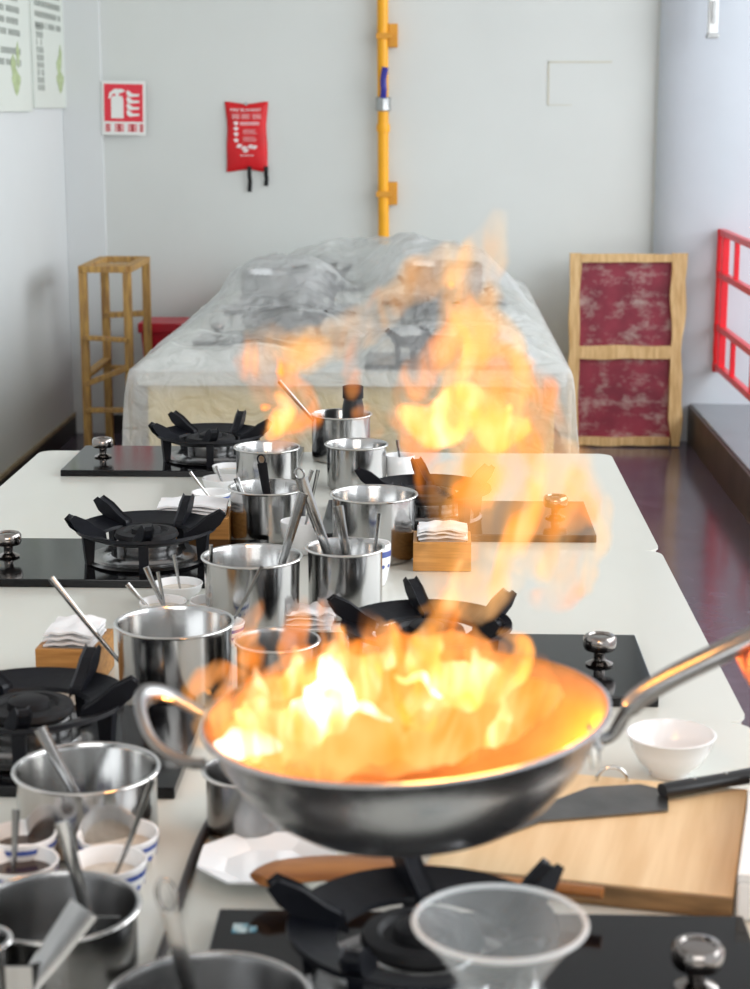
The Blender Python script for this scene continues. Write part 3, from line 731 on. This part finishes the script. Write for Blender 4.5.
# napkin boxes
def napkin_box(x0, x1, ytop, ybot, label, nlabel, rz=0, d=.10, nap=(0, 0)):
    a = at(x0, ybot, TZ+.001); b2 = at(x1, ybot, TZ+.001); W = (b2.x-a.x); y0 = a.y
    H = aty(x0, ytop, y0).z-TZ
    t = thing('napkin_box', ((a.x+b2.x)/2, y0+d/2, TZ+.001), label, 'box', 'wooden napkin boxes', rz)
    th = .008
    bm = BM(); box(bm, (-W/2, -d/2, 0), (W/2, -d/2+th, H), .001); box(bm, (-W/2, d/2-th, 0), (W/2, d/2, H), .001)
    box(bm, (-W/2, -d/2+th, 0), (-W/2+th, d/2-th, H), .001); box(bm, (W/2-th, -d/2+th, 0), (W/2, d/2-th, H), .001)
    box(bm, (-W/2+th, -d/2+th, 0), (W/2-th, d/2-th, .006)); new_obj('box_walls', bm, M['wood_box'], t)
    n_ = thing('napkin_stack', ((a.x+b2.x)/2, y0+d/2, TZ+.008), nlabel, 'napkins', 'napkins in the wooden boxes', rz)
    bm = BM(); w2 = W/2-.012
    N = 9
    for k in range(N):
        z = .004+(H+.006)*k/(N-1)
        dx, dy = random.uniform(-.002, .002)+nap[0]*k/N, random.uniform(-.002, .002)
        t2 = bmesh.new(); bmesh.ops.create_grid(t2, x_segments=12, y_segments=10, size=1)
        top = k >= N-3
        for v in t2.verts:
            ex = 1.0 if not top else 1.08
            v.co = (v.co.x*w2*ex+dx, v.co.y*(d/2-.012)+dy, z+(.005*noise.noise((v.co.x*2, v.co.y*2, k*3.1)) if top else 0)+(.004*(1-v.co.x**2) if top else 0))
        r_ = bmesh.ops.extrude_face_region(t2, geom=t2.faces[:])
        bmesh.ops.translate(t2, vec=(0, 0, .0035), verts=[v for v in r_['geom'] if isinstance(v, bmesh.types.BMVert)])
        join(bm, t2)
    new_obj('napkins', bm, M['paper'], n_, 40)
napkin_box(38, 100, 650, 688, 'orange wooden napkin box on the left beside the steel pot', 'white paper napkins in the left napkin box', -.05, .12)
napkin_box(152, 228, 519, 545, 'orange wooden napkin box between stove and far pots', 'white paper napkins in the far napkin box', .04, .12)
napkin_box(413, 471, 543, 571, 'orange wooden napkin box right of the pots, seen through the flames', 'white paper napkins in the right napkin box', 0, .10)
# loose napkins
def loose(px, py, w_, d, label, h=.018):
    p = at(px, py, TZ+.001); t = bmesh.new()
    t2 = BM()
    for k in range(4):
        t = bmesh.new(); bmesh.ops.create_grid(t, x_segments=14, y_segments=10, size=1)
        for v in t.verts: v.co = (v.co.x*w_/2+k*.003, v.co.y*d/2, h*k/4+.0005+.010*abs(noise.noise((v.co.x*1.5+px, v.co.y*1.5, k*.4)))*k/2)
        r_ = bmesh.ops.extrude_face_region(t, geom=t.faces[:]); bmesh.ops.translate(t, vec=(0, 0, .002), verts=[v for v in r_['geom'] if isinstance(v, bmesh.types.BMVert)])
        join(t2, t)
    o = new_obj('loose_napkin', t2, M['paper'], None, 40); o.location = p; return tag(o, label, 'napkin')
loose(307, 625, .085, .07, 'crumpled white napkin on the table just behind the flaming pan', .03)

# dark bottle at the back
x, y, h, r = P['a2']
db = thing('dark_bottle', (aty(353, 400, y+.01).x, y+.01, TZ+.006), 'dark capped bottle standing in the very back pot', 'bottle')
q = aty(353, 388, y+.01); bh_ = q.z-TZ; br_ = 11*mpp(q)
bm = BM(); lathe(bm, [(0, 0), (br_, 0), (br_, bh_*.7), (br_*.85, bh_*.80), (br_*.85, bh_*.83), (0, bh_*.83)], 28); new_obj('body', bm, M['handle_black'], db, 40)
bm = BM(); lathe(bm, [(0, bh_*.83), (br_*.95, bh_*.83), (br_*.95, bh_*.99), (br_*.8, bh_), (0, bh_)], 28); new_obj('cap', bm, M['iron_soft'], db, 40)

# ------------------------------------------------------------------ chopping board, cleaver, tray, plate, paddle
BZ = TZ+.027
A_, B_ = at(424, 866, BZ), at(733, 898, BZ); BL = (B_-A_).length; brot = math.atan2(B_.y-A_.y, B_.x-A_.x)
bd = thing('chopping_board', (A_.x, A_.y, TZ+.001), 'pale rectangular wooden chopping board on the near table', 'chopping board', rz=brot)
bm = BM(); box(bm, (0, .006, 0), (BL, .34, .025), .003); new_obj('slab', bm, M['board'], bd)
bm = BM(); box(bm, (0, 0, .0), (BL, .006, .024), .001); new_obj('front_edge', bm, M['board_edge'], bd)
tr = thing('white_tray', (B_.x, B_.y, TZ+.001), 'white tray standing at the right end of the chopping board', 'tray', rz=brot)
bm = BM(); box(bm, (.004, 0, 0), (.10, .34, .045), .004); new_obj('base', bm, M['plastic_white'], tr)
bm = BM()
for lo, hi in (((.004, 0, .045), (.010, .34, .055)), ((.094, 0, .045), (.10, .34, .055)), ((.010, 0, .045), (.094, .006, .055)), ((.010, .334, .045), (.094, .34, .055))): box(bm, lo, hi, .001)
new_obj('raised_edge', bm, M['plastic_white'], tr)
# cleaver lying on the board
a = at(668, 797, BZ); 
cl = thing('cleaver', (a.x, a.y, BZ), 'dark steel cleaver with black handle lying on the chopping board', 'knife')
def loc2(px, py, z=BZ): p = at(px, py, z)-a; return (p.x, p.y)
bm = BM(); prism(bm, [loc2(668, 812), loc2(540, 823), loc2(500, 838), loc2(470, 846), loc2(520, 815), loc2(590, 789), loc2(640, 786), loc2(668, 793)], 2, .0005, .003)
new_obj('blade', bm, M['knife'], cl)
bm = BM(); h0 = Vector((*loc2(662, 799), .011)); h1 = Vector((*loc2(766, 781), .011))
pth = [h0.lerp(h1, k/8) for k in range(9)]
sweep(bm, pth, [.012, .0135, .0135, .013, .0125, .0125, .0135, .015, .012], [.009, .0095, .0095, .009, .009, .009, .0095, .0095, .008], 14); hd = new_obj('handle', bm, M['handle_black'], cl, 40)
for f_ in (.3, .6):
    q = h0.lerp(h1, f_); bm = BM(); lathe(bm, [(0, 0), (.003, 0), (.003, .0102), (0, .0105)], 10, T(q.x, q.y, q.z)); new_obj('rivet', bm, M['chrome'], hd, 40)
# small ring hook behind the cleaver
p = at(612, 781, BZ)
bm = BM(); sweep(bm, [(.020*math.cos(a_), 0, .019*math.sin(a_)) for a_ in [PI*k/14 for k in range(15)]], .0024, None, 8, (0, 1, 0)); o = new_obj('steel_hook', bm, M['chrome'], None, 60)
o.location = (p.x, p.y, BZ); tag(o, 'small bent steel hook standing on the chopping board behind the cleaver', 'hook')

# octagonal white plate
pc = at(268, 872, TZ)
pl = thing('white_plate', (pc.x, pc.y, TZ+.001), 'white octagonal plate under the wooden paddle', 'plate')
bm = BM(); W = 70*mpp(pc)
def octa(s, z, t): return [t.verts.new((s*W*math.copysign(abs(math.cos(a_))**.8, math.cos(a_)), s*W*.92*math.sin(a_), z)) for a_ in [PI/8+PI/4*k for k in range(8)]]
rg = [octa(.60, 0, bm), octa(.66, .003, bm), octa(1.04, .016, bm), octa(1.03, .019, bm), octa(.64, .007, bm)]
bm.faces.new(rg[0])
for A, B in zip(rg, rg[1:]):
    for k in range(8): bm.faces.new((A[k], A[(k+1) % 8], B[(k+1) % 8], B[k]))
bm.faces.new(rg[-1]); new_obj('dish', bm, M['china'], pl)

# wooden paddle from plate to the right along the board
z_ = TZ+.045
pd = thing('wooden_paddle', at(263, 880, z_), 'varnished brown wooden paddle lying over the white plate', 'spatula')
o0 = Vector(pd.location)
pts = [at(x_, y_, z_)-o0 for x_, y_ in ((260, 880), (285, 872), (330, 868), (380, 868), (420, 872), (470, 880), (540, 886), (603, 893))]
pts = smooth_path(pts, 4); N = len(pts)
wd = [.018, .032, .034, .030, .020, .013, .011, .010]; 
wl = [wd[min(int(k/4), 7)]*(1-(k/4 % 1))+wd[min(int(k/4)+1, 7)]*(k/4 % 1) for k in range(N)]
bm = BM(); sweep(bm, pts, wl, .006, 14); new_obj('paddle', bm, M['spatula'], pd, 50)

# gas hose on the table
pts = [at(x_, y_, TZ+.006) for x_, y_ in ((212, 818), (200, 842), (186, 880), (172, 925), (160, 960), (150, 1000))]
bm = BM(); sweep(bm, smooth_path(pts, 6), .0058, None, 10); o = new_obj('gas_hose', bm, M['hose'], None, 60)
tag(o, 'thin black hose lying on the table left of the white plate', 'hose')

# funnel
q = aty(500, 922, 1.40); fr_ = 86*mpp(q); H = q.z-TZ-.001
fn = thing('plastic_funnel', (q.x, 1.40, TZ+.001), 'clear plastic funnel-shaped cup at the bottom, in front of the near stove', 'funnel')
bm = BM()
lathe(bm, [(0, .002), (.038, 0), (.041, .004), (.041, H-.066), (.036, H-.060), (.034, H-.055), (fr_*.72, H-.026), (fr_*.90, H-.010), (fr_, H), (fr_-.0025, H), (fr_*.88, H-.011), (fr_*.70, H-.028), (.031, H-.056), (.031, H-.062), (.038, H-.068), (.038, .006), (0, .005)], 56)
new_obj('cone', bm, M['funnel'], fn, 60)
bm = BM(); lathe(bm, [(fr_+.0025*math.cos(k*PI/4), H+.0025*math.sin(k*PI/4)) for k in range(9)], 56); new_obj('lip', bm, M['funnel_rim'], fn, 60)

# ------------------------------------------------------------------ the pan
PY = 1.665
pc = aty(405, 713, PY)
pr_ = 203*mpp(pc)
pan = thing('frying_pan', pc, 'large round steel pan with flames, held by its long handle above the table', 'pan')
pan.rotation_euler = (0, math.radians(-3.6), 0)
d = .110
prof = [(0, -d), (.080, -d), (.098, -d+.003), (.120, -d+.012), (.145, -.080), (.167, -.055), (.182, -.030), (pr_-.006, -.004), (pr_-.001, -.002), (pr_+.0022, .0005), (pr_+.002, .0035), (pr_-.001, .0045)]
bm = BM(); lathe(bm, prof, 72); new_obj('body', bm, M['pan_out'], pan, 50)
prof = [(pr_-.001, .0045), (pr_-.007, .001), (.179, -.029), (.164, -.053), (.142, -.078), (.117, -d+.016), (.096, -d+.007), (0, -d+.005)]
bm = BM(); lathe(bm, prof, 72); new_obj('inner_surface', bm, M['pan_in_firelit'], pan, 50)
# long handle
def lp(px, py, Y=PY-.01): return Rm.inverted() @ (aty(px, py, Y)-pc)
Rm = pan.rotation_euler.to_matrix()
pth = smooth_path([lp(593, 742), lp(612, 735), lp(624, 716), lp(640, 697), lp(670, 678), lp(710, 658), lp(750, 639), lp(800, 616), lp(860, 592), lp(880, 586)], 5)
N = len(pth); bm = BM()
ws_ = [.006, .006, .008, .012, .015, .016, .016, .016, .015, .011]
wl = [ws_[min(int(k/5), 9)]*(1-(k/5 % 1))+ws_[min(int(k/5)+1, 9)]*(k/5 % 1) for k in range(N)]
sweep(bm, pth, wl, [min(x, .0065) if k < 12 else min(.0105, x) for k, x in enumerate(wl)], 14, (0, 0, 1)); hnd = new_obj('long_handle', bm, M['steel_dull'], pan, 50)
bm = BM(); c0 = lp(592, 742)
box(bm, (c0.x-.004, c0.y-.02, c0.z-.022), (c0.x+.006, c0.y+.02, c0.z+.014), .003)
for sy in (-.012, .012): lathe(bm, [(0, 0), (.005, 0), (.004, .003), (0, .004)], 12, T(c0.x+.006, c0.y+sy, c0.z) @ R(PI/2, 'Y'))
new_obj('bracket', bm, M['chrome'], hnd, 40)
for sy in (-.014, .014):
    bm = BM(); lathe(bm, [(0, 0), (.006, 0), (.004, -.003), (0, -.004)], 14, T(pr_*.955, sy, -.030) @ R(math.radians(65), 'Y')); new_obj('rivet', bm, M['chrome'], pan, 50)
# loop handle on the left
pth = smooth_path([(-pr_+.006, -.055, -.022), (-pr_-.012, -.052, -.020), (-pr_-.040, -.045, -.004), (-pr_-.056, -.020, .018), (-pr_-.058, .015, .026), (-pr_-.040, .045, .016), (-pr_-.010, .055, -.008), (-pr_+.006, .056, -.018)], 5)
bm = BM(); sweep(bm, pth, .0105, .0055, 12, (1, 0, .35)); new_obj('loop_handle', bm, M['steel_dull'], pan, 50)
# food bits
for i in range(7):
    a_, q_ = random.uniform(0, 2*PI), random.uniform(0, .085)
    bm = BM(); bmesh.ops.create_icosphere(bm, subdivisions=2, radius=.008)
    for v in bm.verts: v.co = Vector((v.co.x*1.3, v.co.y, v.co.z*.5))*(1+.4*noise.noise(v.co*150+Vector((i, 0, 0))))
    o = new_obj('chilli_piece', bm, M['dough'], None, 60)
    p = Matrix.Translation(pc) @ pan.rotation_euler.to_matrix().to_4x4() @ Vector((q_*math.cos(a_), q_*math.sin(a_), -d+.010))
    o.location = p; o.rotation_euler = (0, 0, random.uniform(0, 3))
    tag(o, 'small red chilli piece frying in the flaming pan', 'food', 'chilli pieces in the pan')

# ------------------------------------------------------------------ the hand that holds the handle
def skin_mesh(name, verts, edges, radii, m, parent, sub=2, root=0):
    me = bpy.data.meshes.new(name); me.from_pydata([tuple(v) for v in verts], edges, []); me.materials.append(m)
    o = bpy.data.objects.new(name, me); col.objects.link(o); o.parent = parent
    md = o.modifiers.new('skin', 'SKIN'); md.use_smooth_shade = True
    for i, r_ in enumerate(radii): me.skin_vertices[0].data[i].radius = (r_, r_*.92) if not isinstance(r_, tuple) else r_
    me.skin_vertices[0].data[root].use_root = True
    o.modifiers.new('sub', 'SUBSURF').levels = sub; o.modifiers['sub'].render_levels = sub
    return o
pg = aty(806, 622, PY-.01)                       # grip centre on the handle
ax = (aty(860, 592, PY-.01)-aty(710, 658, PY-.01)).normalized()   # along the handle
pe = thing('person', pg, 'hand of a person gripping the pan handle at the right edge', 'person')
fwd = Vector((0, 1, 0)); upv = ax.cross(fwd).normalized()
if upv.z < 0: upv = -upv
def H_(a_, b_, c_): return ax*a_+fwd*b_+upv*c_        # along handle, away from the viewer, up
V = []; E = []; Rr = []
def addv(p, r_, link=None):
    V.append(p); Rr.append(r_); i = len(V)-1
    if link is not None: E.append((link, i))
    return i
wr = addv(H_(.075, -.055, -.030), .028)
pm = addv(H_(.030, -.040, -.018), (.034, .024), wr)
fa = addv(H_(.160, -.075, -.075), .034, wr); fb_ = addv(H_(.28, -.095, -.15), .043, fa)
for k in range(4):          # fingers go under the handle and curl up behind it
    s = -.062+.022*k; L_ = (.95, 1.05, 1.0, .82)[k]
    kn = addv(H_(s+.006, -.034, .004-.002*k), .0115, pm)
    a1 = addv(H_(s-.002, -.022*L_, -.032*L_), .0095, kn)
    a2 = addv(H_(s-.004, .012*L_, -.034*L_), .0085, a1)
    a3 = addv(H_(s-.004, .027*L_, -.006), .0075, a2)
th = addv(H_(.022, -.036, .012), .013, pm)
t1_ = addv(H_(.004, -.026, .026), .0105, th); t2_ = addv(H_(-.018, -.008, .024), .009, t1_); t3_ = addv(H_(-.030, .006, .018), .0075, t2_)
skin_mesh('hand', V, E, Rr, M['skin'], pe)
bm = BM(); sweep(bm, [H_(.20, -.083, -.10), H_(.30, -.099, -.165), H_(.46, -.12, -.26)], [.052, .062, .072], None, 18)
new_obj('sleeve', bm, M['sleeve'], pe, 60)

# ------------------------------------------------------------------ the fire
def flame_mat(name, e, sa, s, sc_=18, lo=.40, hi=.62, base=.15):
    """gas that glows and takes blue out of what is behind it"""
    m = bpy.data.materials.new(name); m.use_nodes = True; n = m.node_tree.nodes; l = m.node_tree.links
    n.remove(n['Principled BSDF']); out = n['Material Output']
    em = n.new('ShaderNodeEmission')
    n2 = n.new('ShaderNodeTexNoise'); n2.inputs['Scale'].default_value = sc_*.8; n2.inputs['Detail'].default_value = 2; n2.inputs['Distortion'].default_value = 2.2
    cr = n.new('ShaderNodeValToRGB'); cr.color_ramp.elements[0].position = .40; cr.color_ramp.elements[1].position = .66
    cr.color_ramp.elements[0].color = (e[0], e[1]*.74, e[2]*.45, 1); cr.color_ramp.elements[1].color = (e[0]*1.2, e[1]*1.4, e[2]*2.6, 1)
    ab = n.new('ShaderNodeVolumeAbsorption'); ab.inputs[0].default_value = (*sa, 1)
    tc = n.new('ShaderNodeTexCoord'); mp = n.new('ShaderNodeMapping'); mp.inputs['Scale'].default_value = (1, .6, .45)
    nz = n.new('ShaderNodeTexNoise'); nz.inputs['Scale'].default_value = sc_; nz.inputs['Detail'].default_value = 3; nz.inputs['Distortion'].default_value = 1.6
    l.new(tc.outputs['Object'], mp.inputs[0]); l.new(mp.outputs[0], nz.inputs['Vector'])
    l.new(mp.outputs[0], n2.inputs['Vector']); l.new(n2.outputs['Fac'], cr.inputs[0]); l.new(cr.outputs[0], em.inputs[0])
    mr = n.new('ShaderNodeMapRange'); mr.interpolation_type = 'SMOOTHSTEP'
    mr.inputs['From Min'].default_value = lo; mr.inputs['From Max'].default_value = hi
    mr.inputs['To Min'].default_value = base; mr.inputs['To Max'].default_value = 1
    l.new(nz.outputs['Fac'], mr.inputs['Value'])
    m1 = n.new('ShaderNodeMath'); m1.operation = 'MULTIPLY'; m1.inputs[1].default_value = s
    l.new(mr.outputs[0], m1.inputs[0]); l.new(m1.outputs[0], em.inputs[1])
    m2 = n.new('ShaderNodeMath'); m2.operation = 'MULTIPLY'; m2.inputs[1].default_value = s
    l.new(mr.outputs[0], m2.inputs[0]); l.new(m2.outputs[0], ab.inputs['Density'])
    ad = n.new('ShaderNodeAddShader'); l.new(em.outputs[0], ad.inputs[0]); l.new(ab.outputs[0], ad.inputs[1])
    l.new(ad.outputs[0], out.inputs['Volume'])
    m.cycles.volume_step_rate = .3
    return m
FM = {'wisp': flame_mat('thin_flame', (1.15, .60, .16), (.45, .32, .0), 21),
      'body': flame_mat('flame', (1.5, .56, .10), (.15, .03, 0), 52, base=.06),
      'hot': flame_mat('hot_flame', (2.6, 1.35, .38), (.1, .03, .0), 110, sc_=26),
      'core': flame_mat('flame_core', (4.0, 3.2, 1.9), (.2, .1, .05), 130, base=.6)}
fire = thing('fire', pc, 'orange flames shooting up from the pan', 'flames')
def tongue(pts, kind='body', Y=PY, depth=.6, name='flame_tongue', seg=18, nz_=.35):
    """pts: (px, py, width) along the tongue at distance Y (or px, py, width, Y)"""
    P3, Wd = [], []
    for p in pts:
        yy = p[3] if len(p) > 3 else Y
        q = aty(p[0], p[1], yy); P3.append(q-pc); Wd.append(p[2]*.5*mpp(q))
    S = smooth_path(P3, 7); Wv = smooth_path([(w_, 0, 0) for w_ in Wd], 7)
    W_ = [max(.0012, v.x) for v in Wv]
    off = random.uniform(0, 50)
    for i, p in enumerate(S):
        S[i] = p+Vector((noise.noise((off, p.x*14, p.z*14)), .6*noise.noise((off+9, p.x*10, p.z*10)), .5*noise.noise((off+5, p.x*14, p.z*14))))*W_[i]*nz_
        W_[i] *= 1+.35*noise.noise((off+20, i*.35, 0))
    bm = BM(); sweep(bm, S, W_, [w_*depth for w_ in W_], seg, (0, 1, 0))
    # sweep's second axis follows 'up' (the depth direction)
    for v in bm.verts:
        k = v.co*22+Vector((off, 0, 0)); v.co += Vector((noise.noise(k), noise.noise(k+Vector((7, 0, 0))), noise.noise(k+Vector((0, 9, 0)))))*.004
    return new_obj(name, bm, FM[kind], fire, 180)
exec('''
# wide thin veils over the back of the table
tongue([(455,612,60),(480,560,120),(505,500,150),(500,440,130),(480,380,110),(470,320,80),(480,270,60),(500,210,16)], 'wisp')
tongue([(560,610,20),(562,590,50),(575,560,50),(592,520,36),(580,470,44),(540,450,50),(500,430,30)], 'wisp', PY+.03)
tongue([(520,560,20),(530,530,60),(560,500,80),(560,470,50),(520,440,20)], 'wisp', PY-.03)
tongue([(245,352,44),(300,352,50),(350,335,44),(395,295,40),(440,268,50),(480,262,30)], 'wisp', PY+.02)
# strong body tongues
tongue([(435,520,10),(425,470,30),(415,420,46),(418,385,40),(445,345,30),(455,310,14)], 'body')
tongue([(470,560,20),(475,510,44),(490,460,60),(515,420,66),(505,375,60),(478,335,40),(465,300,22),(470,262,8)], 'body', PY+.01)
tongue([(520,450,20),(538,430,40),(545,400,34),(525,365,24),(495,340,10)], 'body', PY-.02)
tongue([(500,545,10),(530,525,40),(575,520,34),(592,490,20),(570,462,12)], 'body', PY+.02)
tongue([(525,590,8),(548,600,26),(574,596,22),(572,565,14),(590,530,10)], 'body')
tongue([(470,545,20),(462,510,36),(480,480,40),(500,470,14)], 'body', PY-.01)
tongue([(262,444,10),(280,430,48),(290,408,54),(275,382,46),(258,360,44),(246,342,16)], 'body')
tongue([(250,372,30),(275,350,50),(300,352,40),(330,345,20)], 'wisp')
tongue([(268,440,8),(278,425,22),(284,408,20),(275,392,6)], 'hot')
tongue([(300,430,4),(290,405,18),(270,375,14),(255,350,6)], 'wisp')
tongue([(352,398,8),(353,380,20),(352,360,14),(362,320,8),(380,285,4)], 'body')
tongue([(350,412,10),(366,412,24),(376,425,22),(362,440,8)], 'body')
tongue([(425,290,10),(450,272,26),(470,285,14),(490,262,6)], 'wisp')
tongue([(395,410,8),(440,425,50),(470,405,40),(500,430,44),(530,425,20)], 'hot', PY+.01)
tongue([(455,395,6),(470,350,20),(455,325,14),(448,300,4)], 'hot')
# links between the pan and the plume
tongue([(440,640,30),(448,600,26),(440,570,14),(462,530,16),(455,500,8)], 'body')
tongue([(420,612,10),(447,600,22),(455,575,10),(462,560,4)], 'hot')
tongue([(560,600,6),(545,560,24),(560,535,20),(575,505,10)], 'wisp')
''')
PB = PY
exec('''
# fire in the pan
tongue([(215,735,40),(265,725,90),(330,715,110),(400,712,110),(460,710,100),(520,700,60),(560,690,14)], 'body', PB, .9)
tongue([(215,742,30),(270,740,80),(340,738,84),(410,742,70),(470,735,60),(515,730,20)], 'body', PB-.07, .8)
tongue([(225,700,20),(300,680,60),(370,668,70),(450,668,70),(520,675,50),(560,690,12)], 'body', PB+.08, .8)
tongue([(230,745,24),(255,742,50),(300,730,50),(330,715,40)], 'hot', PB-.05)
tongue([(330,735,40),(322,712,60),(318,690,46),(335,655,26),(340,625,8)], 'hot')
tongue([(326,722,18),(320,706,26),(326,680,14),(330,655,4)], 'core')
tongue([(225,752,14),(236,742,24),(252,735,14)], 'core', PB-.03)
tongue([(400,722,20),(440,690,50),(480,685,44),(515,670,30),(525,645,20),(500,632,8)], 'hot')
tongue([(440,700,30),(425,665,40),(432,635,30),(448,605,18),(452,580,4)], 'hot')
tongue([(395,676,4),(405,682,7),(421,676,9),(433,690,7),(442,698,3)], 'core', PB-.05, .8)
tongue([(345,710,4),(360,705,12),(380,718,8),(392,722,3)], 'core', PB-.05, .8)
tongue([(260,690,20),(252,660,30),(245,632,24),(258,610,12),(262,600,3)], 'body')
tongue([(300,680,24),(290,645,34),(300,615,24),(306,595,6)], 'body', PB+.02)
tongue([(350,680,30),(345,650,36),(330,625,26),(322,600,8)], 'body', PB-.02)
tongue([(385,680,30),(390,650,40),(372,628,30),(365,610,10)], 'body', PB+.04)
tongue([(480,680,20),(478,650,30),(462,625,26),(470,600,6)], 'body')
tongue([(205,745,20),(208,715,26),(198,690,26),(215,672,18),(235,680,6)], 'wisp', PB, .7)
tongue([(188,702,8),(200,682,24),(225,672,26),(250,680,10)], 'body', PB-.01)
tongue([(235,735,14),(222,700,20),(232,680,14),(240,660,4)], 'body', PB-.04)
tongue([(540,690,6),(530,700,20),(505,715,24),(470,722,10)], 'wisp')
''')
for px, py, w_ in ((250, 722, 44), (300, 745, 36), (360, 700, 50), (420, 745, 40), (470, 700, 40), (500, 735, 30), (390, 660, 30), (290, 690, 34)):
    tongue([(px-w_*.5, py+10, 6), (px-w_*.1, py, w_*.7), (px+w_*.2, py-w_*.6, w_*.5), (px+w_*.1, py-w_*1.3, 5)], 'hot', PB-.03+random.uniform(-.04, .04), .8)
tongue([(285, 735, 10), (305, 722, 44), (325, 705, 56), (330, 680, 34), (322, 655, 10)], 'core', PB-.04, .8)
tongue([(212, 748, 8), (236, 744, 32), (262, 742, 30), (280, 748, 8)], 'core', PB-.06, .8)
# the light the fire itself gives
for i, (px, py, pw, sz) in enumerate(((320, 735, 38, .04), (430, 740, 38, .04), (520, 718, 40, .03), (480, 420, 8, .10))):
    l_ = bpy.data.lights.new('fire_glow', 'POINT'); l_.energy = pw; l_.color = (1, .44, .10); l_.shadow_soft_size = sz
    o = bpy.data.objects.new('fire_glow', l_); col.objects.link(o); o.location = aty(px, py, PY)-pc; o.parent = fire
sc.cycles.volume_max_steps = 256
